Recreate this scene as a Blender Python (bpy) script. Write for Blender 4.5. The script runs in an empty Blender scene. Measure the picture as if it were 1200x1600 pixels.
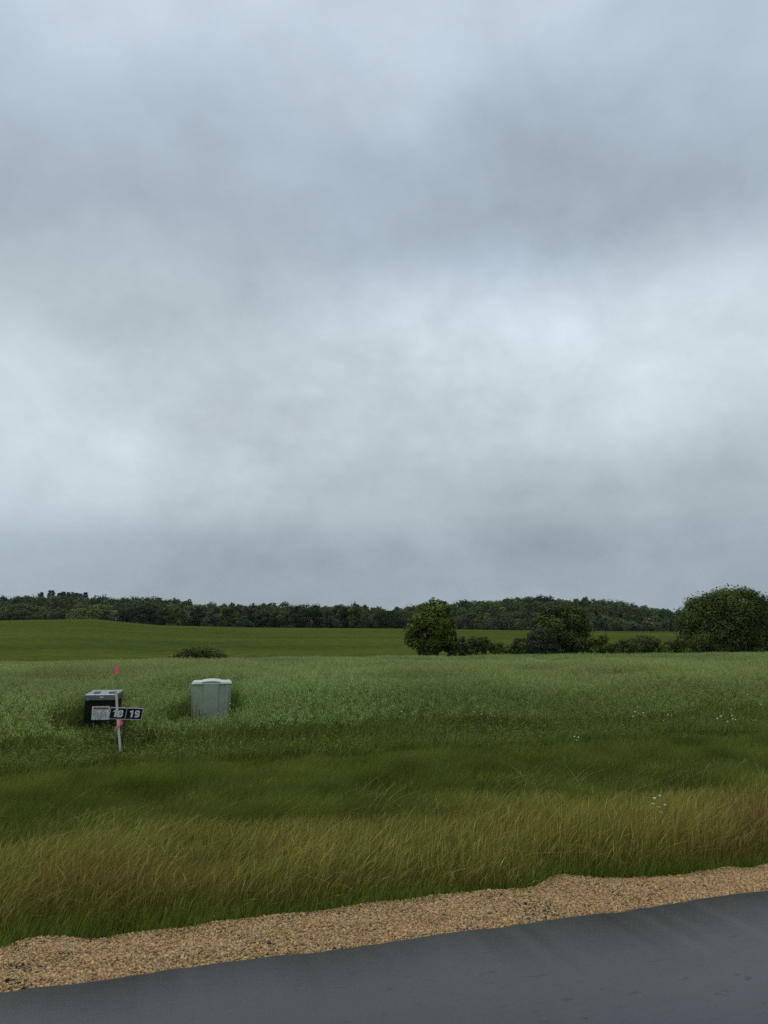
import bpy, math, random
import numpy as np
from mathutils import Vector, Matrix

R = math.radians
random.seed(7)
rng = np.random.default_rng(7)
sc = bpy.context.scene
COL = sc.collection

# ------------------------------------------------------------------ frame of reference
EYE = 1.65                    # the photographer's eye above the road
PITCH = R(9.47)
F = 1109.0                    # focal length in photo pixels (1200 x 1600)
CA, SA = math.cos(R(17.1)), math.sin(R(17.1))      # the road runs 17 degrees off the view's x axis


def xy(u, d):
    """road coordinates (along, away) -> world"""
    return u * CA - d * SA, u * SA + d * CA


def ud(x, y):
    return x * CA + y * SA, -x * SA + y * CA


def far_x(px, y):
    """world x of photo column px, at forward distance y (near the horizon)"""
    return (px - 600.0) / 1124.0 * y


def far_z(py, y):
    return EYE + y * (985.0 - py) / 1124.0


# ------------------------------------------------------------------ smooth value noise
_perm = np.random.default_rng(3).random((256, 256))


def vnoise(x, y, s, off=0.0):
    x = np.asarray(x, float) / s + off * 17.3 + 1000
    y = np.asarray(y, float) / s + off * 9.1 + 1000
    xi, yi = np.floor(x).astype(int), np.floor(y).astype(int)
    fx, fy = x - xi, y - yi
    fx, fy = fx * fx * (3 - 2 * fx), fy * fy * (3 - 2 * fy)
    g = lambda a, b: _perm[a % 256, b % 256]
    return (g(xi, yi) * (1 - fx) + g(xi + 1, yi) * fx) * (1 - fy) + (g(xi, yi + 1) * (1 - fx) + g(xi + 1, yi + 1) * fx) * fy


def sstep(a, b, v):
    t = np.clip((np.asarray(v, float) - a) / (b - a), 0, 1)
    return t * t * (3 - 2 * t)


# ------------------------------------------------------------------ terrain
P_D = [-1600, -4.2, -3.6, -3.3, 3.85, 4.0, 4.7, 6, 8, 10.3, 11.4, 12.4, 14, 18, 30, 50, 72, 95, 125, 1600]
P_Z = [-0.6, -0.25, -0.12, -0.2, -0.2, -0.075, -0.085, -0.13, -0.22, -0.34, -0.37, -0.30, -0.20, -0.24, -0.55, -1.2, -2.0, -2.5, -2.6, -2.6]
CR_PX = [-400, 0, 60, 150, 200, 250, 400, 630, 820, 1000, 1200, 1800]
CR_PY = [977, 969.5, 968, 967.5, 972.5, 977, 980.5, 982, 985, 986.5, 987, 985]
HL_PX = [-500, -100, 0, 60, 100, 140, 200, 300, 400, 640, 690, 760, 850, 920, 1000, 1060, 1200, 1700]
HL_PY = [966, 962, 956, 949, 947, 951, 956, 965, 969, 972, 967, 957, 953, 956, 967, 976, 979, 974]


def ground_z(x, y):
    x = np.asarray(x, float)
    y = np.asarray(y, float)
    u, d = ud(x, y)
    z = np.interp(d, P_D, P_Z)
    z = z + sstep(5, 8, d) * (vnoise(x, y, 2.2, 1) - 0.5) * 0.05
    z = z + sstep(15, 30, d) * (vnoise(x, y, 14, 2) - 0.5) * 0.3
    ys = np.maximum(y, 1.0)
    px = 600 + 1124 * x / ys
    zc = 225.0 * (985 - np.interp(px, CR_PX, CR_PY)) / 1124 + EYE
    zc = zc - sstep(228, 262, y) * 2.2
    z = z + (zc - z) * sstep(96, 232, y)
    zh = 450.0 * (985 - np.interp(px, HL_PX, HL_PY)) / 1124 + EYE
    z = z + (zh - z) * sstep(290, 450, y)
    return z


def gz(x, y):
    return float(ground_z(x, y))


# ------------------------------------------------------------------ mesh plumbing
class Soup:
    """quads with a colour per vertex, gathered in numpy"""

    def __init__(self):
        self.v, self.q, self.c, self.n = [], [], [], 0

    def add(self, v, q, c):
        v = np.asarray(v, np.float32).reshape(-1, 3)
        c = np.asarray(c, np.float32).reshape(-1, 3)
        self.v.append(v)
        self.c.append(c)
        self.q.append(np.asarray(q, np.int64).reshape(-1, 4) + self.n)
        self.n += len(v)

    def strips(self, pts, side, width, cols):
        """pts (N,L,3) spine, side (N,3) unit, width (N,L), cols (N,L,3)"""
        N, L, _ = pts.shape
        off = side[:, None, :] * (width * 0.5)[:, :, None]
        v = np.stack([pts - off, pts + off], axis=2)              # N,L,2,3
        c = np.repeat(cols[:, :, None, :], 2, axis=2)
        base = (np.arange(N) * L * 2)[:, None]
        k = np.arange(L - 1)[None, :] * 2
        a = base + k
        q = np.stack([a, a + 1, a + 3, a + 2], axis=2)
        self.add(v, q, c)

    def kites(self, base, axis, side, cols, mid=0.45):
        N = len(base)
        m = base + axis * mid
        v = np.stack([base, m + side, base + axis, m - side], axis=1)
        q = np.arange(N * 4).reshape(N, 4)
        self.add(v, q, np.repeat(cols[:, None, :], 4, axis=1))

    def mesh(self, name, mat):
        v = np.concatenate(self.v)
        q = np.concatenate(self.q).astype(np.int32)
        c = np.concatenate(self.c)
        me = bpy.data.meshes.new(name)
        me.vertices.add(len(v))
        me.vertices.foreach_set('co', v.ravel())
        me.loops.add(q.size)
        me.loops.foreach_set('vertex_index', q.ravel())
        me.polygons.add(len(q))
        me.polygons.foreach_set('loop_start', np.arange(0, q.size, 4, dtype=np.int32))
        me.update(calc_edges=True)
        a = me.attributes.new('tint', 'FLOAT_COLOR', 'POINT')
        c4 = np.ones((len(v), 4), np.float32)
        c4[:, :3] = np.clip(c, 0, 1)
        a.data.foreach_set('color', c4.ravel())
        me.materials.append(mat)
        return me


def link(name, me, parent=None):
    o = bpy.data.objects.new(name, me)
    COL.objects.link(o)
    if parent is not None:
        o.parent = parent
    return o


def tag(o, label=None, cat=None, group=None, kind=None):
    if label:
        o['label'] = label
    if cat:
        o['category'] = cat
    if group:
        o['group'] = group
    if kind:
        o['kind'] = kind
    return o


def thing(name, label, cat, loc, rz=0.0, group=None, scale=None):
    o = bpy.data.objects.new(name, None)
    o.empty_display_size = 0.2
    COL.objects.link(o)
    o.location = loc
    o.rotation_euler = (0, 0, rz)
    if scale is not None:
        o.scale = scale
    return tag(o, label, cat, group)


class PM:
    """plain polygon mesh builder for the hard-surface things"""

    def __init__(self):
        self.v, self.f = [], []

    def add(self, vs, fs):
        n = len(self.v)
        self.v += [tuple(p) for p in vs]
        self.f += [tuple(i + n for i in f) for f in fs]
        return self

    def box(self, x0, x1, y0, y1, z0, z1):
        vs = [(x, y, z) for z in (z0, z1) for (x, y) in ((x0, y0), (x1, y0), (x1, y1), (x0, y1))]
        return self.add(vs, [(3, 2, 1, 0), (4, 5, 6, 7), (0, 1, 5, 4), (1, 2, 6, 5), (2, 3, 7, 6), (3, 0, 4, 7)])

    def rings(self, rings, cap=True):
        n = len(rings[0])
        vs = [p for r in rings for p in r]
        fs = []
        for k in range(len(rings) - 1):
            for i in range(n):
                j = (i + 1) % n
                fs.append((k * n + i, k * n + j, (k + 1) * n + j, (k + 1) * n + i))
        if cap:
            fs.append(tuple(range(n - 1, -1, -1)))
            fs.append(tuple((len(rings) - 1) * n + i for i in range(n)))
        return self.add(vs, fs)

    def tube(self, p, q, r0, r1, n=8):
        p, q = Vector(p), Vector(q)
        d = (q - p).normalized()
        a = d.orthogonal().normalized()
        b = d.cross(a)
        rs = []
        for c, r in ((p, r0), (q, r1)):
            rs.append([c + (a * math.cos(2 * math.pi * i / n) + b * math.sin(2 * math.pi * i / n)) * r for i in range(n)])
        return self.rings(rs)

    def path(self, pts, rad, n=7):
        pts = [Vector(p) for p in pts]
        rs = []
        for i, c in enumerate(pts):
            d = (pts[min(i + 1, len(pts) - 1)] - pts[max(i - 1, 0)]).normalized()
            a = Vector((1, 0, 0)) if abs(d.x) < 0.8 else Vector((0, 1, 0))
            a = (a - d * a.dot(d)).normalized()
            b = d.cross(a)
            rs.append([c + (a * math.cos(2 * math.pi * k / n) + b * math.sin(2 * math.pi * k / n)) * rad[i] for k in range(n)])
        return self.rings(rs)

    def obj(self, name, mat, parent=None, smooth=False, bevel=0.0, seg=2):
        me = bpy.data.meshes.new(name)
        me.from_pydata(self.v, [], self.f)
        me.update()
        me.materials.append(mat)
        if smooth:
            for p in me.polygons:
                p.use_smooth = True
        o = link(name, me, parent)
        if bevel:
            m = o.modifiers.new('bevel', 'BEVEL')
            m.width = bevel
            m.segments = seg
            m.limit_method = 'ANGLE'
            m.angle_limit = R(35)
        return o


# ------------------------------------------------------------------ materials
def mat_new(name):
    m = bpy.data.materials.new(name)
    m.use_nodes = True
    nt = m.node_tree
    nt.nodes.clear()
    out = nt.nodes.new('ShaderNodeOutputMaterial')
    return m, nt, out


def N(nt, t, **kw):
    n = nt.nodes.new(t)
    for k, v in kw.items():
        if k in n.inputs:
            n.inputs[k].default_value = v
        else:
            setattr(n, k, v)
    return n


def leaf_mat(name, trans=0.3, rough=0.55, spec=0.3):
    m, nt, out = mat_new(name)
    at = N(nt, 'ShaderNodeAttribute', attribute_name='tint')
    p = N(nt, 'ShaderNodeBsdfPrincipled', Roughness=rough)
    p.inputs['Specular IOR Level'].default_value = spec
    t = N(nt, 'ShaderNodeBsdfTranslucent')
    mx = N(nt, 'ShaderNodeMixShader')
    mx.inputs[0].default_value = trans
    nt.links.new(at.outputs['Color'], p.inputs['Base Color'])
    nt.links.new(at.outputs['Color'], t.inputs['Color'])
    nt.links.new(p.outputs[0], mx.inputs[1])
    nt.links.new(t.outputs[0], mx.inputs[2])
    nt.links.new(mx.outputs[0], out.inputs[0])
    return m


def noisy(name, col_a, col_b, scale=8.0, rough=0.6, spec=0.5, bump=0.0, bscale=60.0, metal=0.0, lo=0.35, hi=0.65, stretch=(1, 1, 1)):
    m, nt, out = mat_new(name)
    tc = N(nt, 'ShaderNodeTexCoord')
    mp = N(nt, 'ShaderNodeMapping')
    mp.inputs['Scale'].default_value = stretch
    n = N(nt, 'ShaderNodeTexNoise', Scale=scale, Detail=5.0)
    r = N(nt, 'ShaderNodeValToRGB')
    r.color_ramp.elements[0].position, r.color_ramp.elements[1].position = lo, hi
    r.color_ramp.elements[0].color = (*col_a, 1)
    r.color_ramp.elements[1].color = (*col_b, 1)
    p = N(nt, 'ShaderNodeBsdfPrincipled', Roughness=rough, Metallic=metal)
    p.inputs['Specular IOR Level'].default_value = spec
    nt.links.new(tc.outputs['Object'], mp.inputs[0])
    nt.links.new(mp.outputs[0], n.inputs['Vector'])
    nt.links.new(n.outputs[0], r.inputs[0])
    nt.links.new(r.outputs[0], p.inputs['Base Color'])
    if bump:
        n2 = N(nt, 'ShaderNodeTexNoise', Scale=bscale, Detail=4.0)
        b = N(nt, 'ShaderNodeBump', Strength=bump, Distance=0.01)
        nt.links.new(mp.outputs[0], n2.inputs['Vector'])
        nt.links.new(n2.outputs[0], b.inputs['Height'])
        nt.links.new(b.outputs[0], p.inputs['Normal'])
    nt.links.new(p.outputs[0], out.inputs[0])
    return m


M_GRASS = leaf_mat('grass_blades', 0.3, 0.6, 0.12)
M_LEAF = leaf_mat('leaves', 0.25, 0.6, 0.08)
M_OAT = leaf_mat('oat_leaf', 0.3, 0.55, 0.15)
M_FAR = leaf_mat('far_leaves', 0.15, 0.8, 0.04)
M_BARK = noisy('bark', (0.035, 0.028, 0.02), (0.10, 0.085, 0.065), 6, 0.85, 0.3, 0.5, 30, stretch=(3, 3, 0.6))

# ------------------------------------------------------------------ camera
cam = bpy.data.cameras.new('camera')
cam.sensor_fit = 'VERTICAL'
cam.sensor_height = 36
cam.lens = 36 * F / 1600
cam.clip_start = 0.05
cam.clip_end = 6000
co = bpy.data.objects.new('camera', cam)
COL.objects.link(co)
co.location = (0, 0, EYE)
co.rotation_euler = (math.pi / 2 + PITCH, 0, 0)
sc.camera = co

# ------------------------------------------------------------------ sky
SUN_EL, SUN_AZ = R(58), R(-25)
w = bpy.data.worlds.new('World')
sc.world = w
w.use_nodes = True
nt = w.node_tree
nt.nodes.clear()
L = nt.links.new
wout = N(nt, 'ShaderNodeOutputWorld')
bg = N(nt, 'ShaderNodeBackground')
sky = N(nt, 'ShaderNodeTexSky')
sky.sky_type = 'NISHITA'
sky.sun_disc = False
sky.sun_elevation = SUN_EL
sky.sun_rotation = SUN_AZ
tc = N(nt, 'ShaderNodeTexCoord')
sep = N(nt, 'ShaderNodeSeparateXYZ')
L(tc.outputs['Generated'], sep.inputs[0])


def math_n(op, a, b=None, c=None):
    n = N(nt, 'ShaderNodeMath', operation=op)
    for i, v in enumerate((a, b, c)):
        if v is None:
            continue
        if isinstance(v, (int, float)):
            n.inputs[i].default_value = v
        else:
            L(v, n.inputs[i])
    return n.outputs[0]


X, Y, Z = sep.outputs
zc_ = math_n('MAXIMUM', Z, 0.0)
den = math_n('ADD', zc_, 0.34)
comb = N(nt, 'ShaderNodeCombineXYZ')
L(math_n('DIVIDE', X, den), comb.inputs[0])
L(math_n('DIVIDE', Y, den), comb.inputs[1])


def wnoise(scale, detail, rough, dist, off, sx=1.0, sy=1.0):
    mp = N(nt, 'ShaderNodeMapping')
    mp.inputs['Location'].default_value = off
    mp.inputs['Scale'].default_value = (sx, sy, 1)
    L(comb.outputs[0], mp.inputs[0])
    n = N(nt, 'ShaderNodeTexNoise', Scale=scale, Detail=detail, Roughness=rough, Distortion=dist)
    L(mp.outputs[0], n.inputs['Vector'])
    return math_n('SUBTRACT', n.outputs[0], 0.5)


def direction(px, py):
    xc, yc = (px - 600) / F, (800 - py) / F
    v = Vector((xc, math.cos(PITCH) - yc * math.sin(PITCH), math.sin(PITCH) + yc * math.cos(PITCH)))
    return v.normalized()


def blob(px, py, wx, wy, amp):
    """a soft patch of thinner or thicker cloud in the direction of (px, py); wx, wy in photo pixels"""
    d = direction(px, py)
    right = d.cross(Vector((0, 0, 1))).normalized()
    up = right.cross(d)
    dots = []
    for v, s in ((right, wx / F), (up, wy / F)):
        n = N(nt, 'ShaderNodeVectorMath', operation='DOT_PRODUCT')
        L(tc.outputs['Generated'], n.inputs[0])
        n.inputs[1].default_value = v / s
        dots.append(math_n('MULTIPLY', n.outputs['Value'], n.outputs['Value']))
    f = N(nt, 'ShaderNodeVectorMath', operation='DOT_PRODUCT')
    L(tc.outputs['Generated'], f.inputs[0])
    f.inputs[1].default_value = d
    front = math_n('GREATER_THAN', f.outputs['Value'], 0.0)
    e = math_n('POWER', 2.718, math_n('MULTIPLY', math_n('ADD', dots[0], dots[1]), -0.5))
    return math_n('MULTIPLY', math_n('MULTIPLY', e, front), amp)


def dnoise(scale, detail, rough, dist, off, sz):
    mp = N(nt, 'ShaderNodeMapping')
    mp.inputs['Location'].default_value = off
    mp.inputs['Rotation'].default_value = (0, R(14), 0)
    mp.inputs['Scale'].default_value = (1, 1, sz)
    L(tc.outputs['Generated'], mp.inputs[0])
    n = N(nt, 'ShaderNodeTexNoise', Scale=scale, Detail=detail, Roughness=rough, Distortion=dist)
    L(mp.outputs[0], n.inputs['Vector'])
    return math_n('SUBTRACT', n.outputs[0], 0.5)


ramp = N(nt, 'ShaderNodeValToRGB')
cr = ramp.color_ramp
cr.interpolation = 'EASE'
SKY = [(0.00, (0.364, 0.440, 0.491)), (0.035, (0.329, 0.400, 0.456)), (0.10, (0.343, 0.418, 0.477)), (0.19, (0.444, 0.519, 0.554)),
       (0.30, (0.556, 0.630, 0.669)), (0.42, (0.535, 0.615, 0.659)), (0.53, (0.421, 0.504, 0.583)), (0.62, (0.431, 0.519, 0.608)), (0.74, (0.529, 0.619, 0.708)), (1.0, (0.626, 0.709, 0.788))]
while len(cr.elements) < len(SKY):
    cr.elements.new(0.5)
for e, (p, c) in zip(cr.elements, SKY):
    e.position = p
    e.color = (*c, 1)
n6 = dnoise(2.0, 4, 0.5, 0.1, (4.7, 8.8, 0.3), 1.2)
L(math_n('MULTIPLY', zc_, math_n('ADD', math_n('MULTIPLY', n6, 0.75), 1.0)), ramp.inputs[0])
n1 = wnoise(0.9, 5, 0.5, 0.2, (3.1, 1.7, 0))
n2 = wnoise(2.4, 9, 0.6, 0.1, (7.7, 0.4, 2), 1.0, 1.3)
n4 = dnoise(7.5, 8, 0.60, 0.1, (2.2, 8.4, 6), 1.3)
n5 = dnoise(3.0, 9, 0.62, 0.15, (9.4, 1.3, 2.7), 1.2)
n7 = dnoise(17.0, 6, 0.6, 0.0, (1.1, 2.4, 7.7), 1.5)
bright = math_n('ADD', blob(800, 560, 330, 150, 1.0), blob(120, 740, 260, 90, 0.8))
n3 = wnoise(0.45, 2, 0.4, 0.2, (1.3, 5.2, 4))
amp = math_n('ADD', math_n('ADD', math_n('MULTIPLY', n1, 0.55), math_n('ADD', math_n('MULTIPLY', n2, 0.08), math_n('MULTIPLY', n5, 0.55))), math_n('ADD', math_n('MULTIPLY', n3, 0.25), math_n('MULTIPLY', math_n('ADD', n4, math_n('MULTIPLY', n7, 0.28)), math_n('ADD', math_n('MULTIPLY', bright, 0.40), 0.20))))
for args in [(40, 740, 150, 60, 0.17), (330, 770, 200, 50, 0.07), (20, 560, 90, 40, 0.10), (930, 570, 230, 100, 0.24), (680, 470, 130, 50, 0.16), (1000, 290, 240, 80, -0.07),
             (820, 300, 260, 80, -0.12), (150, 330, 200, 90, -0.06), (1050, 770, 280, 90, -0.16), (640, 40, 260, 60, 0.10), (80, 40, 120, 90, 0.03),
             (1150, 420, 130, 40, 0.08), (560, 590, 200, 70, -0.04), (1180, 60, 90, 70, 0.10), (300, 640, 260, 40, -0.06), (700, 800, 500, 40, 0.0)]:
    amp = math_n('ADD', amp, blob(*args))
gain = math_n('MAXIMUM', math_n('ADD', amp, 1.0), 0.3)
mul = N(nt, 'ShaderNodeVectorMath', operation='SCALE')
L(ramp.outputs[0], mul.inputs[0])
L(gain, mul.inputs['Scale'])
# the cloud deck hides nearly all of the clear sky behind it
skys = N(nt, 'ShaderNodeVectorMath', operation='SCALE')
L(sky.outputs[0], skys.inputs[0])
skys.inputs['Scale'].default_value = 0.10
mixs = N(nt, 'ShaderNodeMix', data_type='RGBA')
mixs.inputs['Factor'].default_value = 0.95
L(skys.outputs[0], mixs.inputs['A'])
L(mul.outputs[0], mixs.inputs['B'])
L(mixs.outputs['Result'], bg.inputs[0])
bg.inputs[1].default_value = 1.0
L(bg.outputs[0], wout.inputs[0])

sun = bpy.data.lights.new('sun', 'SUN')
sun.energy = 1.4
sun.angle = R(30)
sun.color = (1.0, 0.97, 0.92)
so = bpy.data.objects.new('sun', sun)
COL.objects.link(so)
sd = Vector((math.sin(-SUN_AZ) * -math.cos(SUN_EL), math.cos(SUN_AZ) * math.cos(SUN_EL), math.sin(SUN_EL)))
so.rotation_euler = sd.to_track_quat('Z', 'Y').to_euler()
so.location = (0, 0, 30)

sc.view_settings.view_transform = 'Standard'
sc.view_settings.look = 'None'
sc.view_settings.gamma = 1
sc.view_settings.exposure = 0

# ------------------------------------------------------------------ ground
ROAD_D = 3.985


def gravel_edge(u):
    """distance of the ragged grass edge from the camera's line along the road"""
    u = np.asarray(u, float)
    e = np.interp(u, [-4, -0.75, 1.42, 4.3, 7], [4.56, 4.565, 4.615, 4.455, 4.42]) + (vnoise(u, u * 0, 0.55, 5) - 0.5) * 0.07 + (vnoise(u, u * 0, 0.16, 6) - 0.5) * 0.04
    e = e + 0.17 * np.exp(-((u - 2.75) / 0.20) ** 2) + 0.12 * np.exp(-((u + 0.55) / 0.18) ** 2)
    return e


def spaced(*segs):
    out = []
    for a, b, s in segs:
        out.append(np.arange(a, b, s))
    return np.unique(np.concatenate(out))


gu = spaced((-1500, -300, 60), (-300, -60, 8), (-60, -14, 2), (-14, 14, 0.4), (14, 60, 2), (60, 300, 8), (300, 1501, 60))
gd = spaced((-60, -6, 3), (-6, 3.8, 0.5), (3.8, 14.2, 0.2), (14.2, 40, 1.0), (40, 110, 2.5), (110, 330, 4), (330, 620, 12), (620, 1300, 60))
U, D = np.meshgrid(gu, gd)
GX, GY = xy(U, D)
GZ = ground_z(GX, GY)
GP = np.stack([GX, GY, GZ], axis=2).reshape(-1, 3)
nu, nd = len(gu), len(gd)
ii = (np.arange(nd - 1)[:, None] * nu + np.arange(nu - 1)[None, :]).ravel()
gq = np.stack([ii, ii + 1, ii + 1 + nu, ii + nu], axis=1)
hay = sstep(70, 75, D).ravel()[:, None]
near = np.array([0.045, 0.05, 0.015])
far = np.array([0.060, 0.084, 0.016])
gc = near * (1 - hay) + far * hay
S = Soup()
S.add(GP, gq, gc)
m, t_, out = mat_new('ground_cover')
at = N(t_, 'ShaderNodeAttribute', attribute_name='tint')
geo = N(t_, 'ShaderNodeNewGeometry')
mp = N(t_, 'ShaderNodeMapping')
mp.inputs['Scale'].default_value = (0.012, 0.06, 0.0)
nn = N(t_, 'ShaderNodeTexNoise', Scale=1.0, Detail=6.0, Roughness=0.6, Distortion=0.5)
mp2 = N(t_, 'ShaderNodeMapping')
mp2.inputs['Scale'].default_value = (0.6, 0.6, 0.6)
nf = N(t_, 'ShaderNodeTexNoise', Scale=1.0, Detail=8.0, Roughness=0.75)
hs = N(t_, 'ShaderNodeValToRGB')
hs.color_ramp.elements[0].position, hs.color_ramp.elements[1].position = 0.3, 0.72
hs.color_ramp.elements[0].color = (0.70, 0.77, 0.68, 1)
hs.color_ramp.elements[1].color = (1.32, 1.18, 1.22, 1)
hf = N(t_, 'ShaderNodeMapRange')
hf.inputs['From Min'].default_value, hf.inputs['From Max'].default_value = 0.25, 0.75
hf.inputs['To Min'].default_value, hf.inputs['To Max'].default_value = 0.6, 1.4
mm = N(t_, 'ShaderNodeMix', data_type='RGBA', blend_type='MULTIPLY')
mm.inputs['Factor'].default_value = 1
ms = N(t_, 'ShaderNodeVectorMath', operation='SCALE')
pb = N(t_, 'ShaderNodeBsdfPrincipled', Roughness=0.9)
pb.inputs['Specular IOR Level'].default_value = 0.0
LL = t_.links.new
LL(geo.outputs['Position'], mp.inputs[0])
LL(geo.outputs['Position'], mp2.inputs[0])
LL(mp.outputs[0], nn.inputs['Vector'])
LL(mp2.outputs[0], nf.inputs['Vector'])
LL(nn.outputs[0], hs.inputs[0])
LL(nf.outputs[0], hf.inputs['Value'])
LL(at.outputs['Color'], mm.inputs['A'])
LL(hs.outputs[0], mm.inputs['B'])
LL(mm.outputs['Result'], ms.inputs[0])
LL(hf.outputs[0], ms.inputs['Scale'])
LL(ms.outputs[0], pb.inputs['Base Color'])
LL(pb.outputs[0], out.inputs[0])
gme = S.mesh('ground', m)
gme.polygons.foreach_set('use_smooth', np.ones(len(gme.polygons), bool))
tag(link('ground', gme), kind='structure')

# ------------------------------------------------------------------ road: a slab of wet asphalt with a crumbling edge
ru = spaced((-400, -20, 20), (-20, -8, 1), (-8, 10, 0.03), (10, 20, 1), (20, 401, 20))
edge = ROAD_D + (vnoise(ru, ru * 0, 0.35, 8) - 0.5) * 0.035 + (vnoise(ru, ru * 0, 0.09, 9) - 0.5) * 0.02
rows = [(-3.1, -0.14), (-3.05, 0.0), (0.3, 0.075), (2.6, 0.034)]
pts = []
for d_, z_ in rows:
    x_, y_ = xy(ru, np.full_like(ru, d_))
    pts.append(np.stack([x_, y_, np.full_like(ru, z_)], axis=1))
for dd, z_ in ((-0.03, -0.002), (0.0, -0.012), (0.025, -0.14)):
    x_, y_ = xy(ru, edge + dd)
    pts.append(np.stack([x_, y_, np.full_like(ru, z_)], axis=1))
pts = np.stack(pts)
n_ = len(ru)
ii = (np.arange(len(pts) - 1)[:, None] * n_ + np.arange(n_ - 1)[None, :]).ravel()
S = Soup()
S.add(pts, np.stack([ii, ii + 1, ii + 1 + n_, ii + n_], axis=1), np.ones((pts.size // 3, 3)))
m, t_, out = mat_new('wet_asphalt')
LL = t_.links.new
geo = N(t_, 'ShaderNodeNewGeometry')
mpr = N(t_, 'ShaderNodeMapping')
mpr.inputs['Rotation'].default_value = (0, 0, -R(17.1))
LL(geo.outputs['Position'], mpr.inputs[0])
mst = N(t_, 'ShaderNodeMapping')
mst.inputs['Scale'].default_value = (1.0, 2.6, 1)
LL(mpr.outputs[0], mst.inputs[0])
agg = N(t_, 'ShaderNodeTexVoronoi', Scale=95.0)
LL(geo.outputs['Position'], agg.inputs['Vector'])
fine = N(t_, 'ShaderNodeTexNoise', Scale=160.0, Detail=3.0)
LL(geo.outputs['Position'], fine.inputs['Vector'])
wet = N(t_, 'ShaderNodeTexNoise', Scale=1.1, Detail=5.0, Roughness=0.6)
LL(mst.outputs[0], wet.inputs['Vector'])
pit = N(t_, 'ShaderNodeTexNoise', Scale=9.0, Detail=6.0, Roughness=0.7)
LL(mst.outputs[0], pit.inputs['Vector'])
wr = N(t_, 'ShaderNodeMapRange')
wr.inputs['From Min'].default_value, wr.inputs['From Max'].default_value = 0.35, 0.68
wr.inputs['To Min'].default_value, wr.inputs['To Max'].default_value = 0.26, 0.31
LL(wet.outputs[0], wr.inputs['Value'])
pr = N(t_, 'ShaderNodeMapRange')
pr.inputs['From Min'].default_value, pr.inputs['From Max'].default_value = 0.60, 0.72
pr.inputs['To Min'].default_value, pr.inputs['To Max'].default_value = 0.0, 0.22
LL(pit.outputs[0], pr.inputs['Value'])
ra = N(t_, 'ShaderNodeMath', operation='ADD')
LL(wr.outputs[0], ra.inputs[0])
LL(pr.outputs[0], ra.inputs[1])
cra = N(t_, 'ShaderNodeValToRGB')
cra.color_ramp.elements[0].color = (0.004, 0.0045, 0.006, 1)
cra.color_ramp.elements[1].color = (0.018, 0.020, 0.028, 1)
LL(agg.outputs['Distance'], cra.inputs[0])
pa = N(t_, 'ShaderNodeBsdfPrincipled')
pa.inputs['Specular IOR Level'].default_value = 0.5
scuff = N(t_, 'ShaderNodeMapRange')
scuff.inputs['From Min'].default_value, scuff.inputs['From Max'].default_value = 0.58, 0.68
scuff.inputs['To Min'].default_value, scuff.inputs['To Max'].default_value = 1.0, 0.35
LL(pit.outputs[0], scuff.inputs['Value'])
sc_mul = N(t_, 'ShaderNodeVectorMath', operation='SCALE')
LL(cra.outputs[0], sc_mul.inputs[0])
LL(scuff.outputs[0], sc_mul.inputs['Scale'])
LL(sc_mul.outputs[0], pa.inputs['Base Color'])
LL(ra.outputs[0], pa.inputs['Roughness'])
b1 = N(t_, 'ShaderNodeBump', Strength=0.06, Distance=0.004)
LL(fine.outputs[0], b1.inputs['Height'])
b2 = N(t_, 'ShaderNodeBump', Strength=0.07, Distance=0.006)
LL(pit.outputs[0], b2.inputs['Height'])
LL(b1.outputs[0], b2.inputs['Normal'])
LL(b2.outputs[0], pa.inputs['Normal'])
LL(pa.outputs[0], out.inputs[0])
rme = S.mesh('road', m)
rme.polygons.foreach_set('use_smooth', np.ones(len(rme.polygons), bool))
tag(link('road', rme), kind='structure')

# ------------------------------------------------------------------ gravel shoulder: fine bed and crushed stones
su = spaced((-40, -8, 1.0), (-8, 10, 0.06), (10, 41, 1.0))
e0 = np.full_like(su, ROAD_D - 0.06)
e1 = gravel_edge(su) + 0.05
gpts = []
for k in range(8):
    f = k / 7
    dd = e0 * (1 - f) + e1 * f
    x_, y_ = xy(su, dd)
    z_ = -0.036 - 0.02 * f + (vnoise(x_, y_, 0.18, 11) - 0.5) * 0.02 - (0.06 if k == 7 else 0)
    gpts.append(np.stack([x_, y_, z_], axis=1))
gpts = np.stack(gpts)
n_ = len(su)
ii = (np.arange(7)[:, None] * n_ + np.arange(n_ - 1)[None, :]).ravel()
S = Soup()
S.add(gpts, np.stack([ii, ii + 1, ii + 1 + n_, ii + n_], axis=1), np.ones((gpts.size // 3, 3)))
M_BED = noisy('gravel_bed', (0.10, 0.06, 0.025), (0.34, 0.20, 0.085), 45, 0.8, 0.3, 0.9, 90, lo=0.3, hi=0.7)
tag(link('gravel_shoulder', S.mesh('gravel_shoulder', M_BED)), kind='structure')

M_STONE = leaf_mat('crushed_stone', 0.0, 0.6, 0.2)
ns = 170000
u_ = rng.uniform(-4.2, 6.2, ns)
f_ = rng.random(ns)
ge = gravel_edge(u_)
lo_ = ROAD_D + 0.005
d_ = lo_ + (ge + 0.04 - lo_) * f_
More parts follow.
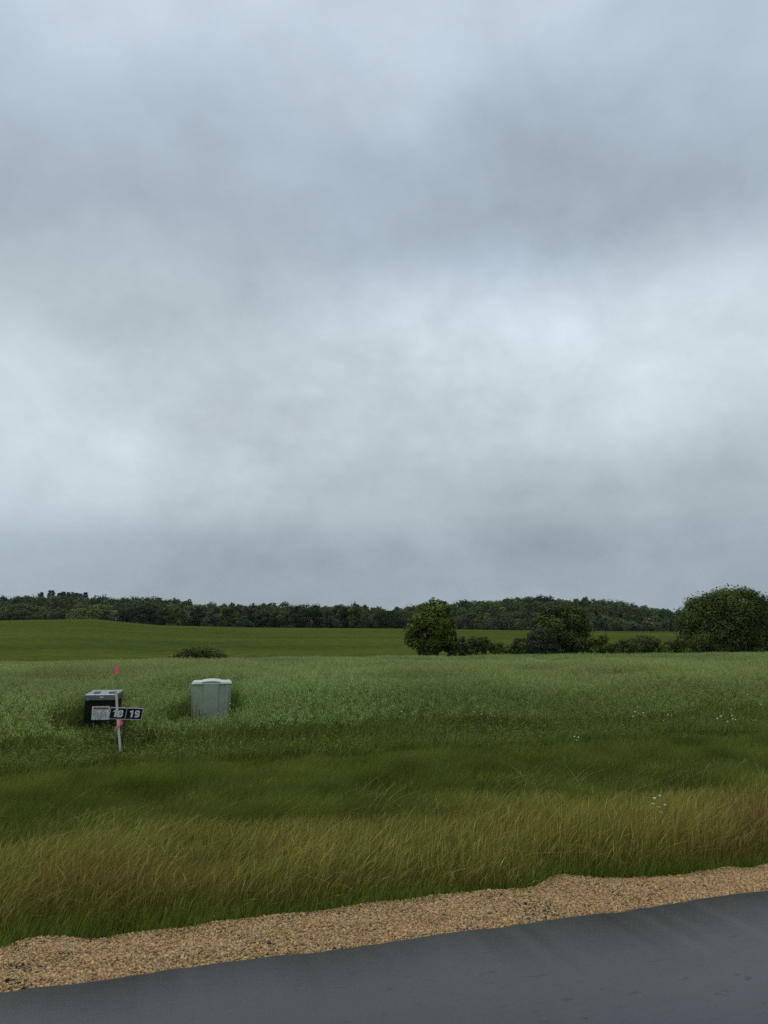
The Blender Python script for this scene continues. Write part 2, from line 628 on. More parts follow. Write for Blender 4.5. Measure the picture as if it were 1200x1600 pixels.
# a few strays on the asphalt
stray = rng.random(ns) < 0.0
d_ = np.where(stray, ROAD_D - rng.random(ns) ** 2 * 0.25, d_)
x_, y_ = xy(u_, d_)
size = 0.0022 + 0.0062 * rng.random(ns) ** 2.0
big = rng.random(ns) < 0.008
size = np.where(big, rng.uniform(0.008, 0.0125, ns), size)
size = np.where(stray, size * 0.6, size)
z_ = -0.036 - 0.02 * f_ + (vnoise(x_, y_, 0.18, 11) - 0.5) * 0.02 + size * 0.3
z_ = np.where(stray, 0.0, z_)
cube = np.array([(-1, -1, -1), (1, -1, -1), (1, 1, -1), (-1, 1, -1), (-1, -1, 1), (1, -1, 1), (1, 1, 1), (-1, 1, 1)], float)
cq = np.array([(3, 2, 1, 0), (4, 5, 6, 7), (0, 1, 5, 4), (1, 2, 6, 5), (2, 3, 7, 6), (3, 0, 4, 7)])
v = cube[None] * rng.uniform(0.55, 1.15, (ns, 8, 3)) * (size[:, None] * rng.uniform(0.55, 1.35, (ns, 3)) * np.array([1.0, 1.0, 0.5]))[:, None, :]
yaw_ = rng.uniform(0, np.pi, ns)
q4 = np.stack([np.cos(yaw_), rng.normal(0, 0.22, ns), rng.normal(0, 0.22, ns), np.sin(yaw_)], 1)
q4 /= np.linalg.norm(q4, axis=1)[:, None]
a, b, c, d = q4.T
rot = np.stack([np.stack([1 - 2 * (c * c + d * d), 2 * (b * c - a * d), 2 * (b * d + a * c)], 1),
                np.stack([2 * (b * c + a * d), 1 - 2 * (b * b + d * d), 2 * (c * d - a * b)], 1),
                np.stack([2 * (b * d - a * c), 2 * (c * d + a * b), 1 - 2 * (b * b + c * c)], 1)], 1)
v = np.einsum('nij,nkj->nki', rot, v) + np.stack([x_, y_, z_], 1)[:, None, :]
base = np.array([0.42, 0.265, 0.115])
k1 = rng.uniform(0.5, 1.25, (ns, 1))
col = base * k1 * (1 + rng.normal(0, 0.05, (ns, 3)))
pale = (rng.random(ns) < 0.08)[:, None]
col = np.where(pale, np.array([0.47, 0.33, 0.17]), col)
patch = vnoise(x_, y_, 0.28, 12)
grey = (rng.random(ns) < 0.03)[:, None]
col = np.where(grey, np.array([0.22, 0.19, 0.155]) * k1, col)
dark = rng.random(ns) < (0.012 + 0.22 * sstep(0.62, 0.82, patch) * (1 - f_))
col = np.where(dark[:, None], np.array([0.03, 0.027, 0.026]), col)
S = Soup()
S.add(v.reshape(-1, 3), (np.arange(ns)[:, None, None] * 8 + cq[None]).reshape(-1, 4), np.repeat(col, 8, axis=0))
tag(link('gravel', S.mesh('gravel', M_STONE)), 'loose tan crushed gravel strewn between the grass and the wet road', 'gravel', kind='stuff')


# ------------------------------------------------------------------ scattering
def scatter(u0, u1, d0, d1, dens, margin=1.6):
    n = int((u1 - u0) * (d1 - d0) * dens)
    u = rng.uniform(u0, u1, n)
    d = rng.uniform(d0, d1, n)
    x, y = xy(u, d)
    k = (np.abs(x) < 0.545 * y + margin) & (y > 1.5)
    return u[k], d[k], x[k], y[k]


def hsv_jit(col, n, a=0.15, b=0.06):
    return np.asarray(col) * rng.uniform(1 - a, 1 + a, (n, 1)) * (1 + rng.normal(0, b, (n, 3)))


def blades(S, x, y, z, h, width, lean, az, colb, colt, lv=4, head=0.0, curl=2.0):
    n = len(x)
    t = np.linspace(0, 1, lv)[None, :]
    hor = (h * lean)[:, None] * t ** curl
    up = h[:, None] * (t - 0.35 * (lean[:, None] ** 2) * t ** 2.2)
    p = np.stack([x[:, None] + np.cos(az)[:, None] * hor, y[:, None] + np.sin(az)[:, None] * hor, z[:, None] + up - 0.01], axis=2)
    fa = rng.uniform(0, np.pi, n)
    side = np.stack([np.cos(fa), np.sin(fa) * 0.8, np.zeros(n)], axis=1)
    if head:
        prof = np.where(t > 0.68, head, 1.0)
        prof = np.where(t >= 0.999, 0.35, prof)
    else:
        prof = np.clip(1.02 - t ** 1.6, 0.06, 1)
    wv = width[:, None] * prof
    if head:
        tt = sstep(0.35, 0.8, t)
    else:
        tt = t
    c = colb[:, None, :] * (1 - tt[..., None]) + colt[:, None, :] * tt[..., None]
    S.strips(p, side, wv, c)


# ------------------------------------------------------------------ roadside grass
S = Soup()
GREEN = np.array([0.15, 0.18, 0.026])
DEEP = np.array([0.10, 0.132, 0.018])
OLIVE = np.array([0.18, 0.17, 0.03])
TAN = np.array([0.40, 0.335, 0.075])
RUST = np.array([0.29, 0.195, 0.058])


def tan_amount(u, d):
    n = vnoise(u, d, 1.5, 21) * 0.6 + vnoise(u, d, 0.5, 22) * 0.4
    dd = d - gravel_edge(u)
    rise = sstep(0.0, 0.16 + 0.34 * (1 - sstep(-1.5, 2.5, u)), dd)
    fall = 1 - sstep(0.35, 3.0, dd + (n - 0.5) * 1.8)
    return rise * fall


# leaf blades
for (d0, d1, dens, hh) in ((4.30, 6.5, 3600, 0.19), (6.5, 9.0, 2800, 0.23), (9.0, 12.2, 1900, 0.25)):
    u, d, x, y = scatter(-10, 14, d0, d1, dens)
    k = d > gravel_edge(u) + np.abs(rng.normal(0, 0.03, len(u))) - 0.025 - 0.10 * (rng.random(len(u)) < 0.02)
    u, d, x, y = u[k], d[k], x[k], y[k]
    n = len(u)
    ta = tan_amount(u, d)
    dd = d - gravel_edge(u)
    h = hh * rng.uniform(0.55, 1.25, n) * (0.55 + 0.45 * sstep(0.0, 0.5, dd)) * (0.6 + 0.8 * vnoise(x, y, 0.6, 23))
    h = h * (1 - 0.6 * sstep(10.2, 11.3, d))
    az = rng.normal(0.15, 1.1, n)
    mixg = vnoise(x, y, 1.3, 24)[:, None]
    cb = hsv_jit(DEEP, n) * (1 - mixg) + hsv_jit(GREEN, n) * mixg
    clump = 0.70 + 0.58 * sstep(0.25, 0.7, vnoise(x, y, 0.45, 28) * 0.6 + vnoise(x, y, 1.6, 30) * 0.4)
    cb = cb * (clump * (1 - 0.10 * sstep(7.0, 9.0, d)))[:, None]
    strawy = (ta * 0.62 * sstep(0.12, 0.4, dd))[:, None] * (rng.random((n, 1)) < 0.7)
    cb = cb * (1 - strawy) + hsv_jit([0.21, 0.19, 0.045], n) * strawy
    ct = cb * 1.15
    w_ = (ta * 0.8)[:, None] * (rng.random((n, 1)) < 0.75)
    ct = ct * (1 - w_) + hsv_jit(OLIVE, n) * w_
    fresh = (1 - sstep(0.05, 0.35, dd))[:, None]
    ct = ct * (1 - fresh * 0.8) + hsv_jit([0.17, 0.26, 0.028], n) * fresh * 0.8
    blades(S, x, y, ground_z(x, y), h, rng.uniform(0.0025, 0.0062, n) * (1 + 0.05 * (d - 4)), rng.uniform(0.1, 0.75, n), az, cb, ct)
# flowering stems leaning with the wind, tan and rust heads
for (d0, d1, dens) in ((4.4, 6.6, 3000), (6.6, 9.2, 1700), (9.2, 11.3, 600)):
    u, d, x, y = scatter(-10, 14, d0, d1, dens)
    dd = d - gravel_edge(u)
    ta = tan_amount(u, d)
    k = (dd > 0.05) & (rng.random(len(u)) < 0.22 + 0.78 * ta)
    u, d, x, y, ta, dd = u[k], d[k], x[k], y[k], ta[k], dd[k]
    n = len(u)
    h = rng.uniform(0.17, 0.38, n) * (0.6 + 0.4 * sstep(0.02, 0.4, dd)) * (0.65 + 0.7 * vnoise(x, y, 0.8, 25))
    gust = vnoise(x, y, 1.8, 26)
    az = rng.normal(0.05, 0.9, n) + (gust - 0.5) * 1.0
    h = h * (0.62 + 0.38 * ta)
    lean = np.clip(rng.normal(0.34, 0.24, n) + (gust - 0.5) * 0.35, 0.03, 1.0)
    rust = (sstep(0.45, 0.75, vnoise(u, d, 1.0, 27)) * (1 - sstep(0.8, 1.9, dd)) * (0.6 + 0.4 * sstep(1.5, 4.5, u)))[:, None]
    ct = hsv_jit(TAN, n, 0.4) * (1 - rust) + hsv_jit(RUST, n, 0.35) * rust
    straw = rng.random((n, 1)) < 0.22
    ct = ct * np.where(straw, 1.45, 0.80)
    gr = np.maximum((1 - ta)[:, None] * 0.8, (rng.random((n, 1)) < 0.34 + 0.3 * (vnoise(x, y, 0.7, 29)[:, None] - 0.5)) * 0.62)
    ct = ct * (1 - gr) + hsv_jit([0.18, 0.21, 0.03], n) * gr
    cb = (hsv_jit([0.25, 0.205, 0.055], n) * (1 - rust) + hsv_jit([0.25, 0.15, 0.042], n) * rust) * (1 - gr) + hsv_jit(GREEN, n) * gr
    blades(S, x, y, ground_z(x, y), h, rng.uniform(0.0009, 0.0020, n) * (1 + 0.07 * (d - 4)), lean, az, cb, ct, lv=7, head=2.3, curl=3.0)
# a few long pale straws bowing over the rest
u, d, x, y = scatter(-8, 10, 4.85, 7.2, 16)
n = len(u)
blades(S, x, y, ground_z(x, y), rng.uniform(0.35, 0.6, n), np.full(n, 0.002), rng.uniform(0.6, 1.25, n), rng.normal(0.0, 0.8, n),
       hsv_jit([0.22, 0.20, 0.08], n), hsv_jit([0.38, 0.31, 0.12], n), lv=7, head=1.6)
tag(link('roadside_grass', S.mesh('roadside_grass', M_GRASS)), 'tall windblown roadside grass, tan seed heads over green blades', 'grass', kind='stuff')

# ------------------------------------------------------------------ clearing round the cabinets
CLEAR = []          # (x, y, radius): no tall crop here


def clear_factor(x, y):
    f = np.ones_like(x)
    for cx, cy, r in CLEAR:
        f = f * sstep(r * 0.75, r * 1.25, np.hypot(x - cx, y - cy))
    return f


def at_px(px, py, z):
    """world point of photo pixel (px, py) on the height z"""
    v = direction(px, py)
    t = (z - EYE) / v.z
    return Vector((v.x * t, v.y * t, z))


def on_ray(px, y, row=1110):
    """x for photo column px (on photo row `row`) at forward distance y"""
    xc, yc = (px - 600) / F, (800 - row) / F
    return xc / (math.cos(PITCH) - yc * math.sin(PITCH)) * y


def row_z(py, y):
    """height seen on photo row py at forward distance y"""
    yc = (800 - py) / F
    return EYE + y * (math.sin(PITCH) + yc * math.cos(PITCH)) / (math.cos(PITCH) - yc * math.sin(PITCH))


BOX_Y, GBOX_Y = 13.2, 14.3
BOX_X, GBOX_X = on_ray(155.5, BOX_Y), on_ray(329, GBOX_Y)
CLEAR += [(BOX_X - 0.04, BOX_Y - 0.3, 0.44), (GBOX_X + 0.05, GBOX_Y - 0.5, 0.62), (BOX_X + 0.4, BOX_Y - 0.9, 0.6), (BOX_X, BOX_Y - 0.7, 0.6), (GBOX_X + 0.1, GBOX_Y - 1.1, 0.8)]


def inside_box(x, y):
    k = np.zeros(len(x), bool)
    for cx, cy, w_, d_ in ((BOX_X, BOX_Y, 0.30, 0.56), (GBOX_X, GBOX_Y, 0.42, 0.66)):
        k |= (np.abs(x - cx) < w_ + 0.02) & (y > cy - 0.07) & (y < cy + d_)
    return k


# ------------------------------------------------------------------ weeds along the edge of the field
S = Soup()


def weed_plants(S, x, y, h, nleaf, leaf, col, stemcol=(0.09, 0.11, 0.035), spread=1.0):
    n = len(x)
    z = ground_z(x, y)
    az = rng.uniform(0, 2 * np.pi, n)
    lean = rng.uniform(0.05, 0.35, n)
    blades(S, x, y, z, h, np.full(n, 0.006), lean, az, hsv_jit(stemcol, n), hsv_jit(stemcol, n), lv=3)
    for k in range(nleaf):
        t = rng.uniform(0.15, 1.0, n)
        hor = h * lean * t ** 2
        p = np.stack([x + np.cos(az) * hor, y + np.sin(az) * hor, z + h * t * (1 - 0.35 * lean ** 2 * t)], 1)
        a2 = rng.uniform(0, 2 * np.pi, n)
        pit = rng.uniform(-0.5, 0.9, n)
        ln = leaf * rng.uniform(0.6, 1.3, n) * (1.15 - 0.5 * t) * spread
        ax = np.stack([np.cos(a2) * np.cos(pit), np.sin(a2) * np.cos(pit), np.sin(pit)], 1) * ln[:, None]
        sd_ = np.stack([-np.sin(a2), np.cos(a2), rng.uniform(-0.4, 0.4, n)], 1) * (ln * rng.uniform(0.2, 0.34, n))[:, None]
        S.kites(p, ax, sd_, hsv_jit(col, n, 0.25))


def front_of_crop(u):
    return 13.3 + (vnoise(u, u * 0, 1.7, 31) - 0.5) * 1.0


u, d, x, y = scatter(-12, 18, 11.5, 15.2, 130)
e = 11.75 + (vnoise(u, u * 0, 0.9, 32) - 0.5) * 0.7
k = (d > e) & (d < front_of_crop(u) + 0.9) & ~inside_box(x, y)
u, d, x, y, e = u[k], d[k], x[k], y[k], e[k]
hh = rng.uniform(0.22, 0.5, len(x)) * (0.65 + 0.35 * sstep(0, 1.0, d - e)) * (0.7 + 0.6 * vnoise(x, y, 0.7, 33))
cf = clear_factor(x, y)
hh = hh * (0.62 + 0.38 * cf) * (0.72 + 0.28 * sstep(0.2, 1.3, d - e)) * (0.35 + 0.65 * sstep(0.25, 1.1, np.hypot(x + 4.25, y - 11.6)))
kind = vnoise(x, y, 0.8, 34)
for lo, hi, col, lf, nl in ((0, 0.4, (0.16, 0.22, 0.03), 0.048, 18), (0.4, 0.6, (0.19, 0.25, 0.05), 0.038, 20), (0.6, 1.01, (0.13, 0.185, 0.028), 0.06, 15)):
    k = (kind >= lo) & (kind < hi)
    weed_plants(S, x[k], y[k], hh[k], nl, lf, col)
u, d, x, y = scatter(-12, 18, 11.3, 15.4, 1300)
e = 11.6 + (vnoise(u, u * 0, 0.9, 32) - 0.5) * 0.7
k = (d > e) & ~inside_box(x, y)
u, d, x, y = u[k], d[k], x[k], y[k]
n = len(x)
cf = clear_factor(x, y)
cb = hsv_jit([0.145, 0.195, 0.03], n)
blades(S, x, y, ground_z(x, y), rng.uniform(0.22, 0.52, n) * (0.6 + 0.4 * cf) * (0.6 + 0.4 * sstep(11.8, 12.8, d)) * (0.4 + 0.6 * sstep(0.25, 1.1, np.hypot(x + 4.25, y - 11.6))), rng.uniform(0.005, 0.009, n), rng.uniform(0.1, 0.8, n),
       rng.normal(0.2, 1.2, n), cb, hsv_jit([0.20, 0.26, 0.06], n))
tag(link('field_edge_weeds', S.mesh('field_edge_weeds', M_LEAF)), 'leafy green weeds and rank grass along the ditch at the field edge', 'weeds', kind='stuff')

# ------------------------------------------------------------------ oats
S = Soup()
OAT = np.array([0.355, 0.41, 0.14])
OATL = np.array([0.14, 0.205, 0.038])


def oats(u, d, x, y, near_lod):
    n = len(x)
    z = ground_z(x, y)
    big_n = vnoise(x, y, 9, 41) * 0.6 + vnoise(x, y, 2.5, 42) * 0.4
    h = 0.80 * rng.uniform(0.82, 1.12, n) * (0.76 + 0.48 * vnoise(x, y, 2.2, 43))
    h = h * (0.55 + 0.45 * sstep(-0.6, 1.4, d - front_of_crop(u)))
    az = rng.normal(0.3, 0.7, n)
    lean = np.abs(rng.normal(0.12, 0.1, n))
    tone = (0.62 + 0.76 * big_n)[:, None]
    blue = sstep(0.45, 0.75, vnoise(x, y, 6, 44))[:, None]
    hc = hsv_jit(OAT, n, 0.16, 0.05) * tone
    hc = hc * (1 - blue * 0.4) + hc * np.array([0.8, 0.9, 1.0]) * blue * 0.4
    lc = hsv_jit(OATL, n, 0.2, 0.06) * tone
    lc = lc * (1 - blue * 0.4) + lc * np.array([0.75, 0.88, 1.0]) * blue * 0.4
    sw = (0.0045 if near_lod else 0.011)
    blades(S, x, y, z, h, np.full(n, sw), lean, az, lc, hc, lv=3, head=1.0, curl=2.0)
    nl = 3 if near_lod else 2
    for k in range(nl):
        t = rng.uniform(0.25, 0.85, n)
        hor = h * lean * t ** 2
        px_, py_, pz_ = x + np.cos(az) * hor, y + np.sin(az) * hor, z + h * t
        ln = rng.uniform(0.18, 0.32, n)
        blades(S, px_, py_, pz_, ln, (0.011 if near_lod else 0.022) * rng.uniform(0.7, 1.2, n), rng.uniform(0.5, 1.3, n), rng.uniform(0, 6.28, n), lc, lc * 1.1, lv=3)
    ns_ = 7 if near_lod else 4
    for k in range(ns_):
        t = rng.uniform(0.76, 1.0, n)
        hor = h * lean * t ** 2
        a2 = rng.uniform(0, 6.28, n)
        rr = (1.04 - t) * 0.22 + 0.008
        c_ = np.stack([x + np.cos(az) * hor + np.cos(a2) * rr, y + np.sin(az) * hor + np.sin(a2) * rr, z + h * t * 0.995 + 0.02], 1)
        ln = (0.030 if near_lod else 0.055) * rng.uniform(0.8, 1.3, n)
        ax = np.stack([np.cos(a2) * 0.35, np.sin(a2) * 0.35, np.full(n, -0.93)], 1) * ln[:, None]
        fa = rng.uniform(0, 6.28, n)
        sd_ = np.stack([np.cos(fa), np.sin(fa), np.zeros(n)], 1) * (ln * 0.2)[:, None]
        S.kites(c_, ax, sd_, hc * rng.uniform(0.9, 1.25, (n, 1)))


for (d0, d1, dens, lod) in ((12.4, 20, 330, True), (20, 30, 190, True), (30, 45, 90, False), (45, 73, 52, False)):
    u, d, x, y = scatter(-45, 70, d0, d1, dens, 3.0)
    k = (d > front_of_crop(u) - 0.5 + rng.normal(0, 0.3, len(u))) & (rng.random(len(u)) < clear_factor(x, y)) & ~inside_box(x, y)
    k &= d < 71.5 + (vnoise(u, u * 0, 4, 45) - 0.5) * 4
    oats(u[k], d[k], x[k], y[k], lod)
tag(link('oat_crop', S.mesh('oat_crop', M_OAT)), 'pale green field of ripening oats reaching back to the hedge', 'crop', kind='stuff')


# ------------------------------------------------------------------ trees
def crown_soup(r, rx, ry, z0, z1, nblob, nleaf, leaf, cols, shape=1.0, bl=0.19, skirt=0.0, shell=2.4, boxy=0.0):
    """leaf clumps spread through an uneven crown volume; returns soup and clump centres"""
    S = Soup()
    dirs = r.normal(size=(nblob, 3))
    dirs /= np.linalg.norm(dirs, axis=1)[:, None]
    rad = np.where(r.random(nblob) < 0.62, r.uniform(0.8, 0.98, nblob), r.random(nblob) ** (1 / shell))
    lobes = r.normal(size=(7, 3))
    lobes /= np.linalg.norm(lobes, axis=1)[:, None]
    lump = 0.76 + 0.34 * np.max(np.clip(dirs @ lobes.T, 0, 1) ** 4 * r.uniform(0.3, 1, 7), axis=1)
    c = dirs * (rad * lump)[:, None]
    zz = (c[:, 2] + 1) / 2
    taper = 1 - shape * 0.35 * np.clip(zz - 0.55, 0, 1) * 2
    taper = taper * (1 + 0.55 * np.clip(0.5 - zz, 0, 1) * 2)
    taper = taper * (1 - skirt * np.clip(0.35 - zz, 0, 1) * 1.5)
    taper = taper * np.where(c[:, 2] > 0, (1 - np.minimum(c[:, 2] ** 2, 0.88)) ** (-0.32 * boxy), 1)
    h = z1 - z0
    cen = np.stack([c[:, 0] * rx * taper * 0.88, c[:, 1] * ry * taper * 0.88, z0 + h * (0.03 + 0.87 * zz)], 1)
    size = bl * (rx + ry + h / 2) / 2.5 * r.uniform(0.65, 1.3, nblob)
    n = nblob * nleaf
    bi = np.repeat(np.arange(nblob), nleaf)
    ld = r.normal(size=(n, 3))
    ld /= np.linalg.norm(ld, axis=1)[:, None]
    lr = np.minimum(r.random(n) ** 0.52 * (1 + 0.12 * r.normal(size=n)), 1.02)
    p = cen[bi] + ld * (size[bi] * lr)[:, None] * np.array([1, 1, 0.75])
    p[:, 2] = np.maximum(p[:, 2], 0.03)
    nrm = ld * 0.9 + np.array([0, 0, 0.5]) + r.normal(size=(n, 3)) * 0.4
    nrm /= np.linalg.norm(nrm, axis=1)[:, None]
    tmp = r.normal(size=(n, 3))
    ax = np.cross(nrm, tmp)
    ax /= np.linalg.norm(ax, axis=1)[:, None]
    sd_ = np.cross(nrm, ax)
    s = leaf * r.uniform(0.6, 1.35, n)
    ca_, cb_ = np.asarray(cols[0]), np.asarray(cols[1])
    mixb = r.random(nblob)[bi]
    mixl = np.clip(mixb * 1.0 + r.random(n) * 0.2 - 0.1, 0, 1)[:, None]
    cc = (ca_ * (1 - mixl) + cb_ * mixl) * r.uniform(0.9, 1.1, (n, 1))
    S.kites(p - ax * (s * 0.5)[:, None], ax * s[:, None], sd_ * (s * 0.42)[:, None], cc, mid=0.5)
    return S, cen


def trunk_pm(r, cen, h, tr, stems=1, nlimb=12):
    P = PM()
    for k in range(stems):
        a = r.uniform(0, 6.28)
        off = Vector((math.cos(a), math.sin(a), 0)) * (0.0 if stems == 1 else tr * 2.2)
        pts = [off + Vector((0, 0, -0.15)), off * 1.3 + Vector((r.normal() * 0.05 * h, r.normal() * 0.05 * h, h * 0.25)),
               off * 2 + Vector((r.normal() * 0.06 * h, r.normal() * 0.06 * h, h * 0.5)), off * 2.4 + Vector((r.normal() * 0.05 * h, r.normal() * 0.05 * h, h * 0.78))]
        P.path(pts, [tr * 1.25, tr * 0.85, tr * 0.6, tr * 0.2])
        idx = r.choice(len(cen), min(nlimb, len(cen)), replace=False)
        for i in idx:
            q = Vector(cen[i])
            st = pts[1].lerp(pts[3], r.uniform(0, 0.8))
            if q.z < st.z * 0.7:
                st = pts[0].lerp(pts[1], 0.8)
            midp = st.lerp(q, 0.5) + Vector((0, 0, 0.06 * h * r.uniform(-0.3, 1)))
            P.path([st, midp, q], [tr * 0.4, tr * 0.25, tr * 0.07], n=5)
    return P


def make_tree(name, label, cat, x, y, spec, group=None, rz=0.0, seed=1):
    r = np.random.default_rng(seed)
    S, cen = crown_soup(r, *spec['crown'], **spec.get('kw', {}))
    t = thing(name, label, cat, (x, y, gz(x, y) - 0.05), rz, group)
    link('crown', S.mesh('crown', spec.get('mat', M_LEAF)), t)
    trunk_pm(r, cen, spec['crown'][3], spec.get('trunk', 0.16), spec.get('stems', 1), spec.get('limbs', 12)).obj('trunk', M_BARK, t, smooth=True)
    return t


YG = ((0.052, 0.076, 0.008), (0.165, 0.20, 0.024))
DG = ((0.040, 0.064, 0.010), (0.11, 0.152, 0.028))
HD = 75.5     # hedge line's distance from the road line


def hedge_pt(px, d=HD):
    k = (px - 600) / 1124.0                      # x = k y
    y = d / (CA - k * SA)
    return k * y, y


hedge = [
    # px, half width px, top py, name, label, category, colours, kw
    (672, 43, 941, 'field_tree', 'rounded yellow-green tree standing alone left of the hedge, taller than the bushes beside it', 'tree', YG, dict(nb=90, nl=280, stems=2, sh=0.5, bx=0.6)),
    (876, 57, 936, 'field_tree', 'dull green spreading tree behind the middle of the hedge, low skirts on its left', 'tree', DG, dict(nb=100, nl=270, stems=2, sh=0.55)),
    (1132, 76, 914, 'field_tree', 'largest dark green tree at the right end of the hedge, dense broad crown', 'tree', ((0.042, 0.068, 0.010), (0.12, 0.16, 0.026)), dict(nb=280, nl=250, stems=3, sh=0.0, bx=0.9)),
    (1212, 52, 926, 'field_tree', 'dark tree cut off by the right edge of the photo, lower than its neighbour', 'tree', DG, dict(nb=90, nl=260, stems=2, sh=0.4)),
    (715, 20, 998, 'hedge_bush', 'small dark bush tucked against the right side of the rounded yellow-green tree', 'bush', DG, dict(nb=40, nl=90, stems=3)),
    (752, 24, 996, 'hedge_bush', 'dark round bush alone in the gap between the two left trees', 'bush', DG, dict(nb=50, nl=90, stems=3)),
    (784, 17, 1006, 'hedge_bush', 'low paler bush just right of the dark round bush in the gap', 'bush', YG, dict(nb=30, nl=90, stems=3)),
    (812, 19, 997, 'hedge_bush', 'dark bush at the left foot of the spreading middle tree', 'bush', DG, dict(nb=40, nl=90, stems=3)),
    (842, 26, 985, 'hedge_bush', 'tall rounded bush in front of the left skirts of the middle tree', 'bush', ((0.034, 0.05, 0.022), (0.07, 0.09, 0.036)), dict(nb=60, nl=90, stems=3)),
    (938, 22, 996, 'hedge_bush', 'yellow-green bush at the right foot of the spreading middle tree', 'bush', YG, dict(nb=45, nl=90, stems=3)),
    (972, 24, 1000, 'hedge_bush', 'low dark bush between the yellow-green bush and the peaked bush', 'bush', DG, dict(nb=45, nl=90, stems=3)),
    (1006, 30, 993, 'hedge_bush', 'peaked bush, highest in the row before the largest tree', 'bush', DG, dict(nb=60, nl=90, stems=3)),
    (1050, 24, 1001, 'hedge_bush', 'lighter green bush touching the left foot of the largest tree', 'bush', YG, dict(nb=45, nl=90, stems=3)),
    (1095, 34, 988, 'hedge_bush', 'dark undergrowth bush in front of the largest tree', 'bush', DG, dict(nb=60, nl=90, stems=3)),
    (1160, 40, 992, 'hedge_bush', 'wide dark bush under the gap between the two right-hand trees', 'bush', DG, dict(nb=60, nl=90, stems=3)),
    (318, 39, 1013, 'hedge_bush', 'lone low dark bush at the far edge of the oats behind the pale green pedestal', 'bush', DG, dict(nb=130, nl=110, stems=3, sh=-0.3, bx=1.0)),
]
for i, (px, hw, py, nm, lab, cat, cols, k) in enumerate(hedge):
    dd = HD + (1.5 if nm == 'field_tree' else -0.5 + 0.8 * (i % 2)) + (1.5 if py < 940 else 0)
    if px < 620:
        dd = 73.5
    x, y = hedge_pt(px, dd)
    top = far_z(py, y) - gz(x, y)
    if nm == 'hedge_bush':
        hw, top = hw * 1.3, top * 1.22
    else:
        hw, top = hw * 1.0, top * (1.17 if px < 700 else 1.06)
    rx = hw / 1124.0 * y
    lf = 0.29 if nm == 'field_tree' else 0.2
    spec = dict(crown=(rx, rx * 0.9, 0.0, top, k['nb'], k['nl'], lf, cols), kw=dict(shape=k.get('sh', 0.5), bl=0.22, boxy=k.get('bx', 0.4)), trunk=0.035 * top, stems=k['stems'], limbs=9)
    make_tree(nm, lab, cat, x, y, spec, 'trees of the hedge' if nm == 'field_tree' else 'bushes of the hedge', seed=100 + i)

# far tree line: a few kinds, copied with their parts
def proto(cols, rx, h, seed, nb=44, nl=80, lf=0.6, shape=0.7, bl=0.24):
    r = np.random.default_rng(seed)
    S, cen = crown_soup(r, rx, rx * 0.92, 0.02 * h, h, nb, nl, lf, cols, shape=shape, bl=bl)
    P = trunk_pm(r, cen, h, 0.03 * h, 1, 8)
    me = bpy.data.meshes.new('trunk')
    me.from_pydata(P.v, [], P.f)
    me.materials.append(M_BARK)
    return S.mesh('crown', M_FAR), me


LG = ((0.040, 0.066, 0.020), (0.105, 0.145, 0.045))
DK = ((0.022, 0.038, 0.014), (0.06, 0.085, 0.026))
MID = ((0.032, 0.054, 0.016), (0.085, 0.115, 0.03))
BLU = ((0.040, 0.060, 0.036), (0.08, 0.11, 0.062))
WIL = ((0.09, 0.115, 0.03), (0.19, 0.21, 0.055))
PROTO = {'dark': [proto(DK, 4.2, 10, 1), proto(DK, 4.0, 10, 2)], 'mid': [proto(MID, 4.2, 10, 3), proto(MID, 4.4, 10, 4)],
         'light': [proto(LG, 4.4, 9, 5), proto(LG, 4.2, 9, 6)], 'blue': [proto(BLU, 4.2, 9, 7)],
         'willow': [proto(WIL, 5.5, 8, 8, nb=70, shape=0.6)], 'bush': [proto(LG, 4.5, 5, 9, shape=0.4), proto(BLU, 4.5, 5, 10, shape=0.4)]}
PH = {'dark': 10, 'mid': 10, 'light': 9, 'blue': 9, 'willow': 8, 'bush': 5}
PW = {'dark': 4.1, 'mid': 4.3, 'light': 4.3, 'blue': 4.2, 'willow': 5.5, 'bush': 4.5}
cnt = {}
